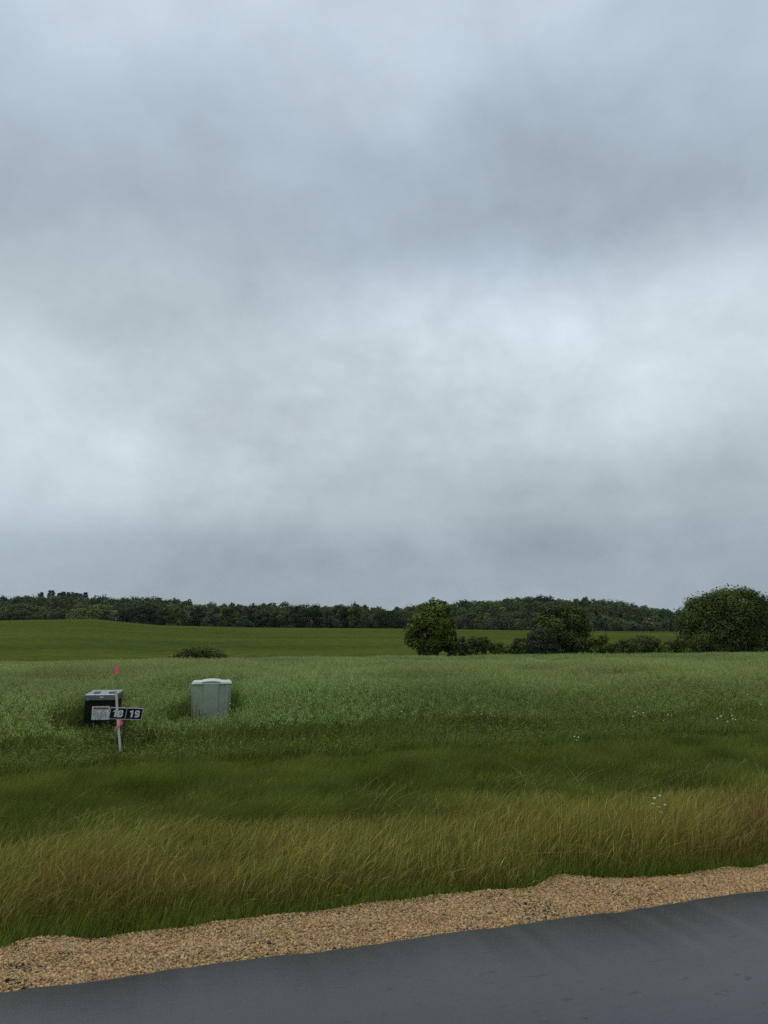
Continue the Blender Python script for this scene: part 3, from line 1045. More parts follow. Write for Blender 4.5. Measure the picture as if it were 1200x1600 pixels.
# px, half width px, top py, forward distance, kind, label
LINE = [
    (8, 16, 951, 268, 'light', 'grey-green tree at the far left end of the distant tree line'),
    (36, 15, 953, 270, 'mid', 'low rounded tree second from the left end of the distant tree line'),
    (64, 15, 955, 268, 'light', 'small pale tree below the hilltop pines, behind the grassy rise'),
    (92, 14, 952, 270, 'dark', 'dark tree left of the yellow-green willow on the grassy rise'),
    (126, 20, 948, 266, 'willow', 'olive willow leaning against the left of the bright yellow-green willow'),
    (152, 25, 942, 272, 'willow', 'bright yellow-green willow, palest crown of the distant tree line'),
    (169, 13, 952, 268, 'blue', 'small grey-green tree between the bright willow and the pale house'),
    (198, 15, 949, 266, 'dark', 'dark tree close on the right of the pale house'),
    (224, 24, 936, 268, 'dark', 'broad blackish tree, tallest of those just right of the pale house'),
    (216, 11, 962, 262, 'mid', 'low tree standing in front of the broad blackish tree'),
    (258, 15, 948, 266, 'mid', 'olive tree next right of the broad blackish tree'),
    (284, 17, 951, 264, 'light', 'lighter leafy tree second right of the broad blackish tree'),
    (308, 15, 947, 268, 'dark', 'dark narrow tree third right of the broad blackish tree'),
    (332, 15, 953, 264, 'blue', 'bluish bushy tree at the field edge, fourth right of the broad blackish tree'),
    (356, 16, 945, 268, 'mid', 'mid green tree fifth right of the broad blackish tree'),
    (380, 13, 961, 262, 'blue', 'low bluish tree at the foot of the distant tree line, left of its middle'),
    (396, 16, 946, 268, 'dark', 'dark tree behind the low bluish tree in the middle of the tree line'),
    (422, 16, 949, 266, 'mid', 'olive tree fourth left of the tallest round crown'),
    (444, 14, 953, 264, 'light', 'pale tree second left of the tallest round crown'),
    (462, 13, 944, 270, 'dark', 'dark tree touching the left of the tallest round crown'),
    (485, 21, 938, 266, 'dark', 'dark round crown, tallest in the middle of the distant tree line'),
    (516, 15, 950, 264, 'blue', 'bluish tree touching the right of the tallest round crown'),
    (530, 18, 942, 270, 'dark', 'broad dark tree second right of the tallest round crown'),
    (556, 15, 943, 268, 'mid', 'upright tree third right of the tallest round crown'),
    (574, 12, 956, 264, 'blue', 'short bluish tree fourth right of the tallest round crown'),
    (594, 14, 949, 268, 'dark', 'dark rounded tree fourth left of the lone yellow-green field tree'),
    (614, 13, 951, 268, 'mid', 'mid green tree seen just left of the lone yellow-green field tree'),
    (636, 14, 953, 268, 'light', 'tree half hidden behind the left side of the lone yellow-green field tree'),
    (706, 14, 966, 290, 'bush', 'pale rounded bush at the wood edge just right of the lone yellow-green field tree'),
    (728, 14, 963, 292, 'bush', 'second pale bush at the wood edge right of the lone yellow-green field tree'),
    (752, 15, 966, 290, 'bush', 'third pale bush at the wood edge right of the lone yellow-green field tree'),
    (778, 14, 967, 292, 'bush', 'fourth pale bush at the wood edge right of the lone yellow-green field tree'),
    (802, 14, 966, 290, 'bush', 'pale bush at the wood edge just left of the spreading middle tree'),
    (938, 14, 962, 292, 'bush', 'tall bush at the wood edge just right of the spreading middle tree'),
    (960, 12, 970, 290, 'bush', 'small pale bush at the wood edge second right of the spreading middle tree'),
    (994, 18, 974, 286, 'bush', 'pale dome-shaped bush alone at the wood edge above the hedge'),
    (1026, 12, 977, 290, 'bush', 'low bush at the wood edge right of the dome-shaped bush'),
    (1050, 13, 968, 288, 'bush', 'bush at the wood edge half behind the largest hedge tree'),
]
for i, (px, hw, py, y, kd, lab) in enumerate(LINE):
    x = far_x(px, y)
    k = cnt.get(kd, 0)
    cnt[kd] = k + 1
    cm, tm = PROTO[kd][k % len(PROTO[kd])]
    z = gz(x, y) - 0.3
    H = max(far_z(py, y) - z, 2.0) * 1.07
    sx = hw * 1.3 / 1124.0 * y / PW[kd]
    t = thing('willow_tree' if kd == 'willow' else 'wood_edge_bush' if kd == 'bush' else 'broadleaf_tree', lab, 'bush' if kd == 'bush' else 'tree', (x, y, z), random.uniform(0, 6.28),
              'bushes at the wood edge' if kd == 'bush' else 'trees of the distant tree line', (sx, sx, H / PH[kd]))
    link('crown', cm, t)
    link('trunk', tm, t)

# pines on the left hilltop
def pine_meshes(seed):
    r = np.random.default_rng(seed)
    S = Soup()
    n = 900
    t = r.random(n) ** 0.8
    tier = 0.6 + 0.4 * np.abs(np.sin(t * 16 + seed))
    rr = (0.28 + 2.0 * (1 - t) ** 0.8) * tier * r.random(n) ** 0.5
    a = r.uniform(0, 6.28, n)
    p = np.stack([np.cos(a) * rr, np.sin(a) * rr, 1.5 + t * 8.5], 1)
    ax = np.stack([np.cos(a), np.sin(a), r.uniform(-0.3, 0.5, n)], 1) * r.uniform(0.5, 1.0, n)[:, None]
    sd_ = np.stack([-np.sin(a), np.cos(a), r.uniform(-0.6, 0.6, n)], 1) * 0.28
    S.kites(p, ax, sd_, np.array([0.02, 0.036, 0.022]) * r.uniform(0.7, 1.5, (n, 1)))
    P = PM().path([(0, 0, -0.3), (0.05, 0, 4), (0, 0, 9)], [0.28, 0.18, 0.04])
    me = bpy.data.meshes.new('trunk')
    me.from_pydata(P.v, [], P.f)
    me.materials.append(M_BARK)
    return S.mesh('crown', M_FAR), me


PN = [pine_meshes(1), pine_meshes(2)]
for i, (px, top, hw, lab) in enumerate([(61, 927, 4, 'slim pine, leftmost of the hilltop pines'), (76, 924, 7, 'tallest broad pine of the left hilltop'),
                                        (89, 928, 5, 'narrow pine just right of the tallest hilltop pine'), (95, 926, 5, 'pointed pine in the middle of the hilltop row'),
                                        (103, 927, 5, 'dark pine right of the pointed hilltop pine'), (115, 928, 6, 'wide pine third from the right end of the hilltop row'),
                                        (122, 929, 5, 'pine second from the right end of the hilltop row'), (130, 927, 5, 'slim pine at the right end of the hilltop row')]):
    y = 462 + (i % 3) * 4
    x = far_x(px, y)
    z = gz(x, y)
    H = far_z(top - 1, y) - z
    s = hw * 1.2 / 1124 * y / 1.9
    t = thing('pine_tree', lab, 'pine tree', (x, y, z), i * 1.3, 'pines on the left hilltop', (s, s, H / 10))
    link('crown', PN[i % 2][0], t)
    link('trunk', PN[i % 2][1], t)

# wooded hills behind: reads as one mass
r = np.random.default_rng(77)
S = Soup()
CX, CY = [], []
for y in np.arange(292, 486, 8.5):
    for px in np.arange(-380, 1560, 1124 * 7.6 / y):
        CX.append(far_x(px, y) + r.normal() * 2.2)
        CY.append(y + r.normal() * 2.5)
CX, CY = np.array(CX), np.array(CY)
ncr = len(CX)
CZ = ground_z(CX, CY)
nlv = 230
hgt = r.uniform(6.0, 9.5, ncr) * (0.7 + 0.7 * vnoise(CX, CY, 14, 52))
PXc = 600 + 1124 * CX / CY
hgt = np.where((CY < 330) & ((PXc < 190) | (PXc > 670)), hgt * 0.8, hgt)
hgt = np.where((PXc > 45) & (PXc < 145) & (CY > 425), hgt * 0.72, hgt)
hgt = np.where((PXc > 190) & (PXc < 670) & (CY > 330), hgt * 1.15, hgt)
rad = r.uniform(3.2, 5.0, ncr) * (0.75 + 0.6 * vnoise(CX, CY, 12, 51))
bi = np.repeat(np.arange(ncr), nlv)
n = len(bi)
# each crown is a handful of leaf clumps
ncl = 9
cd = r.normal(size=(ncr, ncl, 3))
cd /= np.linalg.norm(cd, axis=2)[:, :, None]
cd[:, :, 2] = np.abs(cd[:, :, 2]) * 0.95
ci = r.integers(0, ncl, n)
cdir = cd[bi, ci]
ld = r.normal(size=(n, 3))
ld /= np.linalg.norm(ld, axis=1)[:, None]
p = np.stack([CX[bi], CY[bi], CZ[bi] + hgt[bi] * 0.42], 1) + cdir * np.stack([rad, rad, hgt * 0.5], 1)[bi] * 0.66 + ld * (rad[bi] * 0.42 * r.random(n) ** 0.4)[:, None]
nrm = ld * 0.9 + np.array([0, 0, 0.5]) + r.normal(size=(n, 3)) * 0.3
nrm /= np.linalg.norm(nrm, axis=1)[:, None]
ax = np.cross(nrm, r.normal(size=(n, 3)))
ax /= np.linalg.norm(ax, axis=1)[:, None]
sd_ = np.cross(nrm, ax)
s = r.uniform(0.7, 1.4, n)
kinds = np.array([[0.045, 0.07, 0.02], [0.062, 0.098, 0.028], [0.07, 0.105, 0.042], [0.10, 0.135, 0.034], [0.034, 0.056, 0.02]])
cc = kinds[r.integers(0, 5, ncr)][bi] * (0.75 + 0.5 * r.random((ncr, ncl)))[bi, ci][:, None] * r.uniform(0.92, 1.08, (n, 1))
S.kites(p - ax * (s * 0.5)[:, None], ax * s[:, None], sd_ * (s * 0.45)[:, None], cc, mid=0.5)
tag(link('hill_woods', S.mesh('hill_woods', M_FAR)), 'dense dark woodland covering the low hills on the horizon', 'woods', kind='stuff')

# ------------------------------------------------------------------ pale house glimpsed between the trees
M_SIDING = noisy('house_siding', (0.55, 0.56, 0.56), (0.66, 0.67, 0.66), 2, 0.7)
M_ROOF = noisy('house_roof', (0.16, 0.165, 0.17), (0.24, 0.245, 0.25), 3, 0.8)
M_PANE = noisy('window_pane', (0.02, 0.025, 0.03), (0.04, 0.045, 0.05), 3, 0.1)
hy = 276.0
hx = far_x(182, hy)
hz = gz(hx, hy)
hs_ = thing('house', 'pale house with a grey roof glimpsed between trees behind the grassy rise', 'house', (hx, hy, hz), 0.3)
wp = PM()
wp.rings([[(-3.2, -2.2, -0.5), (3.2, -2.2, -0.5), (3.2, 2.2, -0.5), (-3.2, 2.2, -0.5)], [(-3.2, -2.2, 2.9), (3.2, -2.2, 2.9), (3.2, 2.2, 2.9), (-3.2, 2.2, 2.9)]])
wp.add([(-3.2, -2.2, 2.9), (-3.2, 2.2, 2.9), (-3.2, 0, 4.6)], [(0, 1, 2)]).add([(3.2, -2.2, 2.9), (3.2, 2.2, 2.9), (3.2, 0, 4.6)], [(0, 2, 1)])
wp.obj('wall', M_SIDING, hs_)
rp = PM()
for s_ in (-1, 1):
    rp.rings([[(-3.5, s_ * 2.6, 2.62), (3.5, s_ * 2.6, 2.62), (3.5, 0, 4.64), (-3.5, 0, 4.64)], [(-3.5, s_ * 2.6, 2.80), (3.5, s_ * 2.6, 2.80), (3.5, 0, 4.82), (-3.5, 0, 4.82)]])
rp.obj('roof', M_ROOF, hs_)
for wx in (-1.8, 0.2, 2.0):
    f = PM().box(wx - 0.5, wx + 0.5, -2.26, -2.19, 0.9, 2.2).obj('window', M_SIDING, hs_)
    PM().box(wx - 0.4, wx + 0.4, -2.275, -2.25, 1.0, 2.1).obj('pane', M_PANE, f)

# ------------------------------------------------------------------ cabinets, sign, stake, flags
M_BLACK = noisy('black_enamel', (0.005, 0.007, 0.006), (0.011, 0.013, 0.012), 7, 0.6, 0.15)
M_LID = noisy('grey_lid', (0.06, 0.066, 0.07), (0.09, 0.096, 0.10), 6, 0.22, 0.9)
M_SLOT = noisy('slot_black', (0.008, 0.008, 0.008), (0.015, 0.015, 0.015), 6, 0.6)
M_WHITE = noisy('white_print', (0.62, 0.64, 0.66), (0.72, 0.73, 0.74), 20, 0.5)
M_RED = noisy('caution_orange', (0.40, 0.09, 0.035), (0.50, 0.13, 0.05), 20, 0.5)
M_INK = noisy('ink', (0.10, 0.11, 0.13), (0.17, 0.18, 0.20), 20, 0.6)
M_GBOX = noisy('pale_green_fibreglass', (0.30, 0.345, 0.255), (0.37, 0.415, 0.315), 5, 0.45, 0.4, 0.15, 120)
M_GLID = noisy('pale_green_lid', (0.40, 0.45, 0.37), (0.48, 0.53, 0.45), 6, 0.3, 0.8)
M_WOOD = noisy('weathered_lath', (0.56, 0.55, 0.49), (0.72, 0.71, 0.65), 14, 0.75, 0.3, 0.3, 60, stretch=(4, 4, 0.5))
M_PINK = leaf_mat('pink_plastic_film', 0.3, 0.5, 0.3)
M_STEEL = noisy('dark_steel', (0.012, 0.012, 0.012), (0.03, 0.03, 0.03), 10, 0.5, 0.5)
M_WIRE = noisy('wire', (0.10, 0.11, 0.10), (0.16, 0.17, 0.15), 10, 0.5, 0.5)


def loft(rings_spec, bevel=0.0):
    return rings_spec


# black cabinet with a grey sloping lid
bz = gz(BOX_X, BOX_Y)
topz = row_z(1085.5, BOX_Y) - bz            # front edge of the lid top
W2 = 0.5 * 47 / 1109 * BOX_Y * 0.95
DP = 0.50
cb_ = thing('utility_cabinet', 'black metal utility cabinet with a sloping grey lid and a white caution sticker', 'cabinet', (BOX_X, BOX_Y, bz), R(7))
P = PM()
P.rings([[(-W2 * 1.03, 0, -0.1), (W2 * 1.03, 0, -0.1), (W2 * 1.03, DP, -0.1), (-W2 * 1.03, DP, -0.1)],
         [(-W2, 0.012, topz - 0.10), (W2, 0.012, topz - 0.10), (W2, DP - 0.01, topz - 0.10), (-W2, DP - 0.01, topz - 0.10)]])
P.obj('body', M_BLACK, cb_, bevel=0.008)
P = PM()
lb, lt = topz - 0.098, topz
rise = 0.045
P.rings([[(-W2 - 0.012, -0.014, lb), (W2 + 0.012, -0.014, lb), (W2 + 0.012, DP + 0.02, lb), (-W2 - 0.012, DP + 0.02, lb)],
         [(-W2 - 0.006, -0.006, lt), (W2 + 0.006, -0.006, lt), (W2 + 0.02, DP + 0.03, lt + rise), (-W2 - 0.006, DP + 0.03, lt + rise)]])
lid = P.obj('lid', M_LID, cb_, bevel=0.008)
for (a0, a1) in ((-0.17, -0.07), (0.10, 0.22)):
    P = PM()
    f0, f1 = 0.16, 0.30
    zf = lambda yy: lt + rise * (yy + 0.006) / (DP + 0.036)
    P.rings([[(a0, f0, zf(f0) - 0.006), (a1, f0, zf(f0) - 0.006), (a1, f1, zf(f1) - 0.006), (a0, f1, zf(f1) - 0.006)],
             [(a0, f0, zf(f0) + 0.012), (a1, f0, zf(f0) + 0.012), (a1, f1, zf(f1) + 0.012), (a0, f1, zf(f1) + 0.012)]])
    P.obj('lid_grip', M_SLOT, lid, bevel=0.004)
PM().box(-0.005, 0.055, -0.0165, -0.012, lb + 0.045, lb + 0.066).obj('badge', M_WHITE, lid)
# caution sticker: pale ground, orange bar, small print and two figures
sx0, sx1 = -W2 + 0.135, -W2 + 0.135 + 0.305
sz1 = topz - 0.098 - 0.105
sz0 = sz1 - 0.235
yy = 0.0015
st = PM().box(sx0, sx1, yy - 0.004, yy + 0.02, sz0, sz1).obj('caution_sticker', M_WHITE, cb_)
bar = PM().box(sx0 + 0.022, sx1 - 0.02, yy - 0.007, yy - 0.0035, sz1 - 0.055, sz1 - 0.018).obj('header_bar', M_RED, st)
PM().add([(sx0 + 0.03, yy - 0.0085, sz1 - 0.05), (sx0 + 0.058, yy - 0.0085, sz1 - 0.05), (sx0 + 0.044, yy - 0.0085, sz1 - 0.023)], [(0, 1, 2)]).obj('warning_triangle', M_INK, st)
P = PM()
for k in range(6):
    P.box(sx0 + 0.08 + k * 0.026, sx0 + 0.098 + k * 0.026, yy - 0.009, yy - 0.0068, sz1 - 0.048, sz1 - 0.026)
P.obj('header_print', M_INK, st)
rs = random.Random(4)
for row in range(5):
    zz = sz1 - 0.078 - row * 0.033
    xx = sx0 + 0.025
    P = PM()
    while xx < sx1 - 0.04:
        ww = rs.uniform(0.012, 0.05)
        if rs.random() < 0.75 and xx + ww < sx1 - 0.015:
            P.box(xx, xx + ww, yy - 0.0065, yy - 0.0035, zz - 0.013, zz)
        xx += ww + rs.uniform(0.008, 0.03)
    o_ = P.obj('print_line', M_INK, st)

# pale green fibreglass pedestal with a domed lid
gbz = gz(GBOX_X, GBOX_Y)
gt = row_z(1066.5, GBOX_Y) - gbz
GW = 0.5 * 61 / 1109 * GBOX_Y * 0.99
GD = 0.56
gb = thing('utility_pedestal', 'pale green ribbed utility pedestal with a domed lid, wider and taller than the black cabinet', 'utility box', (GBOX_X, GBOX_Y, gbz), R(12))


def gring(z, k, puff=0.0):
    w_, d_ = GW * k, GD
    c = 0.055
    fx = [-w_ + c, -w_ * 0.42, -w_ * 0.36, w_ * 0.34, w_ * 0.40, w_ * 0.66, w_ * 0.70, w_ - c]
    fy = [0.0, 0.0, 0.022, 0.022, 0.022, 0.022, 0.0, 0.0]
    fy = [0.010, 0.010, -0.016, -0.016, 0.018, 0.018, -0.004, -0.004]
    ring = [(-w_, c, z)] + [(a, b, z) for a, b in zip(fx, fy)] + [(w_, c, z), (w_, d_ - c, z), (w_ - c, d_, z), (-w_ + c, d_, z), (-w_, d_ - c, z)]
    return ring


P = PM()
P.rings([gring(-0.1, 0.92), gring(gt * 0.5, 0.97), gring(gt - 0.035, 1.0)])
P.obj('body', M_GBOX, gb, bevel=0.008, seg=3)
P = PM()
lr = lambda z, k: [(-GW * k, 0.02, z), (-GW * 0.93 * k, -0.018, z), (GW * 0.93 * k, -0.018, z), (GW * k, 0.02, z), (GW * k, GD + 0.01, z), (-GW * k, GD + 0.01, z)]
P.rings([lr(gt - 0.036, 1.0), lr(gt - 0.020, 1.0), [(x_ * 0.91, 0.05 + (y_ - 0.02) * 0.86, gt + 0.018) for x_, y_, _ in lr(0, 1.0)]])
gl = P.obj('lid', M_GLID, gb, bevel=0.012, seg=3)
# raised arch over the middle of the lid
P = PM()
arch = []
for k in range(13):
    a = k / 12
    xx = (-0.50 + 0.96 * a) * GW
    arch.append((xx, gt + 0.012 + 0.022 * math.sin(math.pi * a) ** 0.8))
rf = [(x_, -0.015, z_) for x_, z_ in arch] + [(arch[-1][0], -0.015, gt + 0.004), (arch[0][0], -0.015, gt + 0.004)]
rb = [(x_, GD - 0.03, z_ + 0.012) for x_, z_ in arch] + [(arch[-1][0], GD - 0.03, gt + 0.004), (arch[0][0], GD - 0.03, gt + 0.004)]
P.rings([rf, rb])
P.obj('lid_arch', M_GLID, gl, bevel=0.01, seg=2)
P = PM()
P.path([(-GW * 1.0, 0.16, gt - 0.07), (-GW * 1.0 - 0.035, 0.16, gt - 0.10), (-GW * 1.0 - 0.035, 0.16, gt - 0.26), (-GW * 0.965, 0.16, gt - 0.30)], [0.013] * 4)
P.obj('side_handle', M_GBOX, gb, smooth=True)

# lot number sign on two thin stakes
SY = 12.15
sl, sr = on_ray(172, SY), on_ray(223, SY)
sw = sr - sl
sh = 17.2 / 1109 * SY
szc = row_z(1115, SY)
scx = 0.5 * (sl + sr)
sgz = gz(scx, SY)
sg = thing('lot_number_sign', 'low black lot sign with the numbers 18 and 19 on a thin steel stake', 'sign', (scx, SY, sgz), R(2))
fr = Matrix.Rotation(R(2.0), 4, 'Y')


def sgn(P):
    """sign panels hang a little clockwise and lean to the right at the top"""
    out = []
    for x_, y_, z_ in P.v:
        x2 = x_ + z_ * 0.13
        q = fr @ Vector((x2, y_, z_))
        out.append((q.x, q.y, q.z + szc - sgz))
    P.v = out
    return P


hw_, hh_ = sw / 2, sh / 2
P = PM()
b_ = 0.010
P.box(-hw_, hw_, -0.012, 0.006, hh_ - b_, hh_).box(-hw_, hw_, -0.012, 0.006, -hh_, -hh_ + b_).box(-hw_, -hw_ + b_, -0.0115, 0.0055, -hh_ + b_, hh_ - b_).box(hw_ - b_, hw_, -0.0115, 0.0055, -hh_ + b_, hh_ - b_).box(-0.004, 0.004, -0.0118, 0.005, -hh_ + b_, hh_ - b_)
sgn(P).obj('frame', noisy('sign_frame', (0.42, 0.43, 0.42), (0.55, 0.56, 0.55), 12, 0.5), sg)


def stroke(P, pts, wd, closed=False):
    """a flat bar of constant width along a line of (x, z) points"""
    pts = [Vector((a, b)) for a, b in pts]
    n = len(pts)
    L_, R_ = [], []
    for k in range(n):
        a = pts[(k - 1) % n] if (closed or k > 0) else pts[k]
        b = pts[(k + 1) % n] if (closed or k < n - 1) else pts[k]
        t = (b - a).normalized()
        nn_ = Vector((-t.y, t.x)) * wd / 2
        L_.append(pts[k] + nn_)
        R_.append(pts[k] - nn_)
    vs, fs = [], []
    for yy_ in (-0.0125, -0.0075):
        for a, b in zip(L_, R_):
            vs += [(a.x, yy_, a.y), (b.x, yy_, b.y)]
    m_ = 2 * n
    for k in range(n if closed else n - 1):
        a, b = 2 * k, 2 * ((k + 1) % n)
        fs += [(a, a + 1, b + 1, b), (m_ + b, m_ + b + 1, m_ + a + 1, m_ + a), (a, b, m_ + b, m_ + a), (b + 1, a + 1, m_ + a + 1, m_ + b + 1)]
    if not closed:
        fs += [(0, m_, m_ + 1, 1), (m_ - 2, m_ - 1, 2 * m_ - 1, 2 * m_ - 2)]
    P.add(vs, fs)


def loop_pts(cx, cz, rx, rz, a0=0.0, a1=2 * math.pi, n=20, e=0.75):
    out = []
    for k in range(n):
        a = a0 + (a1 - a0) * k / (n if abs(a1 - a0 - 2 * math.pi) < 1e-6 else n - 1)
        c, s_ = math.cos(a), math.sin(a)
        out.append((cx + rx * math.copysign(abs(c) ** e, c), cz + rz * math.copysign(abs(s_) ** e, s_)))
    return out


def digit(ch, x, w, h, t):
    """one condensed bold numeral, centred on x"""
    P = PM()
    if ch == '1':
        stroke(P, [(x + w * 0.12, -h / 2), (x + w * 0.12, h / 2)], t * 1.15)
        stroke(P, [(x - w * 0.36, h * 0.24), (x + w * 0.02, h * 0.40)], t * 0.8)
    elif ch == '8':
        r1, r2 = h * 0.25 - t * 0.36, h * 0.25 - t * 0.22
        stroke(P, loop_pts(x, h / 2 - t / 2 - r1, w / 2 - t * 0.56, r1), t, True)
        stroke(P, loop_pts(x, -h / 2 + t / 2 + r2, w / 2 - t * 0.5, r2), t, True)
    else:
        r1 = h * 0.29 - t * 0.4
        stroke(P, loop_pts(x, h / 2 - t / 2 - r1, w / 2 - t / 2, r1), t, True)
        xr = x + w / 2 - t / 2
        stroke(P, [(xr, h * 0.24)] + [(xr, -h * 0.12)] + loop_pts(x, -h / 2 + t / 2 + h * 0.17, w / 2 - t / 2, h * 0.17, 0.0, -math.pi * 0.92, 12), t)
    return P


for cx_, txt in ((-hw_ / 2, '18'), (hw_ / 2, '19')):
    P = PM().box(cx_ - hw_ / 2 + b_ * 0.7, cx_ + hw_ / 2 - b_ * 0.7, -0.008, 0.003, -hh_ + b_, hh_ - b_)
    pl = sgn(P).obj('number_plate', M_BLACK, sg)
    dh, dw = sh * 0.60, hw_ * 0.30
    for ch, ox in zip(txt, (-0.19, 0.15)):
        sgn(digit(ch, cx_ + ox * hw_ + 0.006, dw, dh, dw * 0.31)).obj('numeral', M_WHITE, pl)
for tx, bx in ((196, 189.5), (187, 181)):
    P = PM()
    tx_, bx_ = on_ray(tx, SY, 1122) - scx, on_ray(bx, SY, 1160) - scx
    zt = row_z(1120, SY) - sgz
    P.rings([[(bx_ - 0.012, 0.008, -0.05), (bx_ + 0.012, 0.008, -0.05), (bx_ + 0.012, 0.014, -0.05), (bx_ - 0.012, 0.014, -0.05)],
             [(tx_ - 0.012, 0.008, zt), (tx_ + 0.012, 0.008, zt), (tx_ + 0.012, 0.014, zt), (tx_ - 0.012, 0.014, zt)]])
    P.obj('stake', M_STEEL, sg)

# wooden lath with a pink ribbon
LY = 11.75
x0, x1 = on_ray(189.5, LY, 1178), on_ray(181.5, LY, 1080)
z0 = gz(x0, LY)
z1 = row_z(1080, LY)
lt_ = thing('survey_stake', 'leaning pale wooden survey stake with a pink ribbon, before the black cabinet', 'stake', (x0, LY, z0))
P = PM()
rg = []
hl = z1 - z0
for k in range(7):
    a = k / 6
    cx_ = (x1 - x0) * (a ** 0.8)
    ww = 0.0185 if k else 0.008
    zz = -0.12 if k == 0 else hl * a
    rg.append([(cx_ - ww, -0.005, zz), (cx_ + ww, -0.005, zz), (cx_ + ww, 0.005, zz), (cx_ - ww, 0.005, zz)])
P.rings(rg)
P.obj('lath', M_WOOD, lt_, bevel=0.002)


def film(parent, name, corners, px_y, sub=6):
    """a slightly rippled triangle of plastic film, with thickness"""
    A, B, C = [Vector((on_ray(px, px_y, py), px_y, row_z(py, px_y))) - parent.location for px, py in corners]
    P = PM()
    n = sub
    for side in (0, 1):
        idx = {}
        vs = []
        for i in range(n + 1):
            for j in range(n + 1 - i):
                a, b = i / n, j / n
                p = A * (1 - a - b) + B * a + C * b
                p.y += 0.5 * (p.z - min(A.z, B.z, C.z))
                p = p + Vector((0, -0.02 + 0.012 * math.sin(a * 7 + b * 3) + 0.0012 * side, 0))
                idx[i, j] = len(vs)
                vs.append(p)
        fs = []
        for i in range(n):
            for j in range(n - i):
                f1 = (idx[i, j], idx[i + 1, j], idx[i, j + 1])
                fs.append(f1 if side else f1[::-1])
                if i + j < n - 1:
                    f2 = (idx[i + 1, j], idx[i + 1, j + 1], idx[i, j + 1])
                    fs.append(f2 if side else f2[::-1])
        P.add(vs, fs)
    o = P.obj(name, M_PINK, parent, smooth=True)
    a = o.data.attributes.new('tint', 'FLOAT_COLOR', 'POINT')
    a.data.foreach_set('color', np.tile([1.0, 0.10, 0.27, 1.0], len(o.data.vertices)))
    return o


rb_ = film(lt_, 'ribbon', ((182.3, 1120), (191.5, 1130.5), (180.5, 1141)), LY - 0.01)
kx = (on_ray(184.6, LY, 1122) - x0)
kz = row_z(1122, LY) - z0
PM().box(kx - 0.024, kx + 0.024, -0.008, 0.008, kz - 0.012, kz + 0.012).obj('knot', rb_.data.materials[0], lt_)
kk = lt_.children[-1]
aa = kk.data.attributes.new('tint', 'FLOAT_COLOR', 'POINT')
aa.data.foreach_set('color', np.tile([1.0, 0.10, 0.27, 1.0], len(kk.data.vertices)))

# pink pin flag on a thin wire behind the stake
FY = 12.6
fx_ = on_ray(184, FY, 1150)
fz_ = gz(fx_, FY)
pf = thing('pin_flag', 'small bright pink pin flag on a thin wire rising above the black cabinet', 'flag', (fx_, FY, fz_))
tx_ = on_ray(178.5, FY, 1040) - fx_
PM().path([(0, 0, -0.1), (tx_ * 0.4, 0, 0.7), (tx_ * 1.0, 0, row_z(1036.5, FY) - fz_)], [0.0022, 0.0022, 0.0018], n=6).obj('wire', M_WIRE, pf, smooth=True)
film(pf, 'flag', ((177.8, 1036), (188, 1051), (180, 1054)), FY + 0.02)

# ------------------------------------------------------------------ flowering plants and dock
M_PETAL = noisy('white_petal', (0.74, 0.75, 0.66), (0.85, 0.85, 0.76), 30, 0.6)
M_STEM = noisy('green_stem', (0.08, 0.11, 0.035), (0.12, 0.15, 0.05), 10, 0.6)
M_DOCK = noisy('dock_seed', (0.13, 0.09, 0.04), (0.20, 0.14, 0.06), 30, 0.8)


def flower_plant(label, spots, y, size, group=None, tall=0.25):
    """spots: photo pixels of the white heads; the plant stands at forward distance y"""
    mx_ = sum(s[0] for s in spots) / len(spots)
    x0 = on_ray(mx_, y, spots[0][1])
    z0 = gz(x0, y)
    t = thing('wildflower', label, 'wildflower', (x0, y, z0), 0, group)
    P = PM()
    for (px, py) in spots:
        hx_, hz_ = on_ray(px, y, py) - x0, row_z(py, y) - z0
        dy = random.uniform(-0.06, 0.06)
        hz_ = max(hz_, 0.12)
        P.path([(0, 0, 0), (hx_ * 0.45, dy * 0.5, hz_ * 0.6), (hx_, dy, hz_)], [0.003, 0.0025, 0.0015], n=5)
        H = PM()
        k = 7
        rs_ = []
        for i in range(k):
            a = 2 * math.pi * i / k + random.random()
            tip = Vector((math.cos(a) * size, math.sin(a) * size * 0.8, size * random.uniform(0.1, 0.7)))
            sd2 = Vector((-math.sin(a), math.cos(a), 0.2)) * size * 0.38
            c0 = Vector((hx_, dy, hz_))
            H.add([c0, c0 + tip * 0.6 + sd2, c0 + tip, c0 + tip * 0.6 - sd2, c0 + Vector((0, 0, -size * 0.9))],
                  [(0, 1, 2, 3), (4, 3, 2), (4, 2, 1), (4, 1, 0), (4, 0, 3)])
        H.obj('flower_head', M_PETAL, t)
    P.obj('stem', M_STEM, t, smooth=True)
    return t


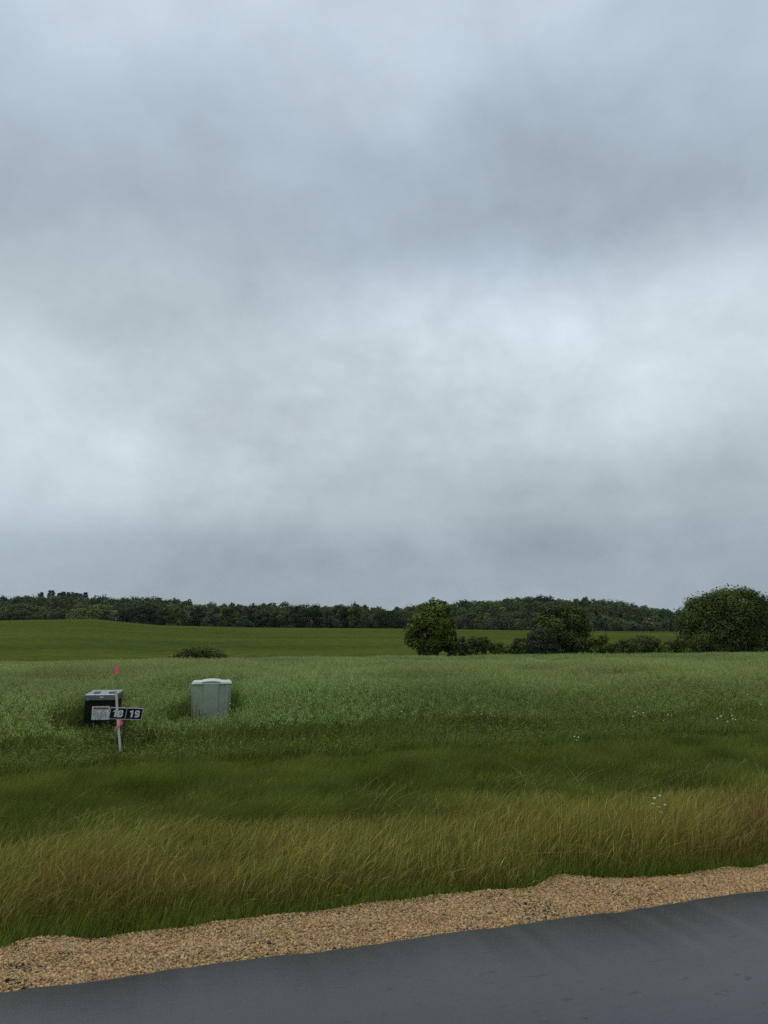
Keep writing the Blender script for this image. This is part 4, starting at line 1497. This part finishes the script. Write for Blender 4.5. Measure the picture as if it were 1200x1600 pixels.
flower_plant('white campion with six heads in the tan grass near the right side', [(1029, 1243), (1024, 1249), (1020, 1256), (1041, 1260), (1033, 1264), (1034, 1270)], 6.2, 0.016)
flower_plant('single small white flower low in the tan grass at left', [(292, 1349), (283, 1353)], 5.75, 0.010)
flower_plant('pair of small white flowers in the green grass right of centre', [(738, 1234), (746, 1242)], 8.2, 0.010)
G_ = 'white wildflowers at the oat field edge'
flower_plant('white flowers at the field edge below the rounded yellow-green tree', [(613, 1103), (627, 1112), (645, 1116), (631, 1104)], 13.3, 0.016, G_)
flower_plant('white flowers at the field edge midway between rounded tree and middle tree', [(746, 1104), (752, 1116), (766, 1115), (740, 1112)], 13.2, 0.016, G_)
flower_plant('three white flowers lowest of the field edge group, beside the ditch', [(897, 1151), (903, 1152), (902, 1157)], 12.7, 0.018, G_)
flower_plant('tall white flowers, leftmost of the group in the right-hand oats', [(990, 1120), (991, 1112), (995, 1104)], 13.2, 0.017, G_)
flower_plant('white flower pair just right of the leftmost oat flowers', [(1004, 1117), (1005, 1114)], 13.3, 0.016, G_)
flower_plant('highest white flowers of the right-hand oats', [(1017, 1095), (1014, 1105)], 14.0, 0.016, G_)
flower_plant('row of white flowers right of centre in the right-hand oats', [(1045, 1117), (1050, 1118), (1038, 1126)], 13.0, 0.016, G_)
flower_plant('dense cluster of white flowers left of the rightmost cluster', [(1118, 1122), (1123, 1119), (1127, 1119), (1134, 1127)], 12.9, 0.018, G_)
flower_plant('rightmost dense cluster of white flowers at the field edge', [(1141, 1118), (1147, 1124), (1150, 1125), (1142, 1108)], 13.0, 0.018, G_)
flower_plant('lone white flower near the right edge, high in the oats', [(1167, 1085), (1190, 1101)], 15.0, 0.018, G_)
flower_plant('white flower touching the right side of the pale green pedestal', [(360, 1099)], 13.9, 0.018, G_)
flower_plant('tall thin weed with two white heads showing above the pink pin flag', [(185, 1034), (189, 1029)], 14.6, 0.016, G_)


def dock(label, px, y, h):
    x0 = on_ray(px, y)
    z0 = gz(x0, y)
    t = thing('dock_plant', label, 'plant', (x0, y, z0), random.random() * 6, 'dock plants before the pedestal')
    P = PM()
    for k in range(4):
        S_ = PM()
        a = random.uniform(0, 6.28)
        ln = h * random.uniform(0.75, 1.05)
        tip = Vector((math.cos(a) * 0.16 * ln, math.sin(a) * 0.16 * ln, ln))
        P.path([(0, 0, 0), tip * 0.5, tip], [0.006, 0.005, 0.003], n=5)
        for j in range(46):
            f = random.uniform(0.45, 1.0)
            a2 = random.uniform(0, 6.28)
            c = tip * f + Vector((math.cos(a2), math.sin(a2), 0)) * 0.018
            s = random.uniform(0.007, 0.013)
            u1 = Vector((random.gauss(0, 1), random.gauss(0, 1), random.gauss(0, 1))).normalized()
            u2 = u1.orthogonal().normalized()
            S_.add([c - u1 * s, c + u2 * s, c + u1 * s, c - u2 * s], [(0, 1, 2, 3)])
        S_.obj('seed_head', M_DOCK, t)
    P.obj('stem', M_DOCK, t, smooth=True)


dock('rusty brown dock stalks rising before the left side of the pale green pedestal', 304, 13.5, 0.56)
dock('shorter brown dock stalks before the middle of the pale green pedestal', 317, 13.4, 0.44)

# ------------------------------------------------------------------ damp air
HAZE = True
if HAZE:
    m, t_, out = mat_new('damp_air')
    pv = N(t_, 'ShaderNodeVolumePrincipled')
    pv.inputs['Color'].default_value = (0.86, 0.92, 1.0, 1)
    pv.inputs['Density'].default_value = 0.00005
    pv.inputs['Anisotropy'].default_value = 0.1
    t_.links.new(pv.outputs[0], out.inputs['Volume'])
    hb = PM().box(-1750, 1750, -560, 1750, -8, 60).obj('haze', m)
    tag(hb, kind='stuff')
    tag(hb, 'thin damp haze in the air over the fields', 'haze')

# ------------------------------------------------------------------ render settings
sc.render.engine = 'CYCLES'
cy = sc.cycles
cy.max_bounces = 6
cy.diffuse_bounces = 3
cy.glossy_bounces = 2
cy.transmission_bounces = 3
cy.volume_bounces = 0
cy.transparent_max_bounces = 4
cy.use_denoising = False
cy.caustics_reflective = False
cy.caustics_refractive = False
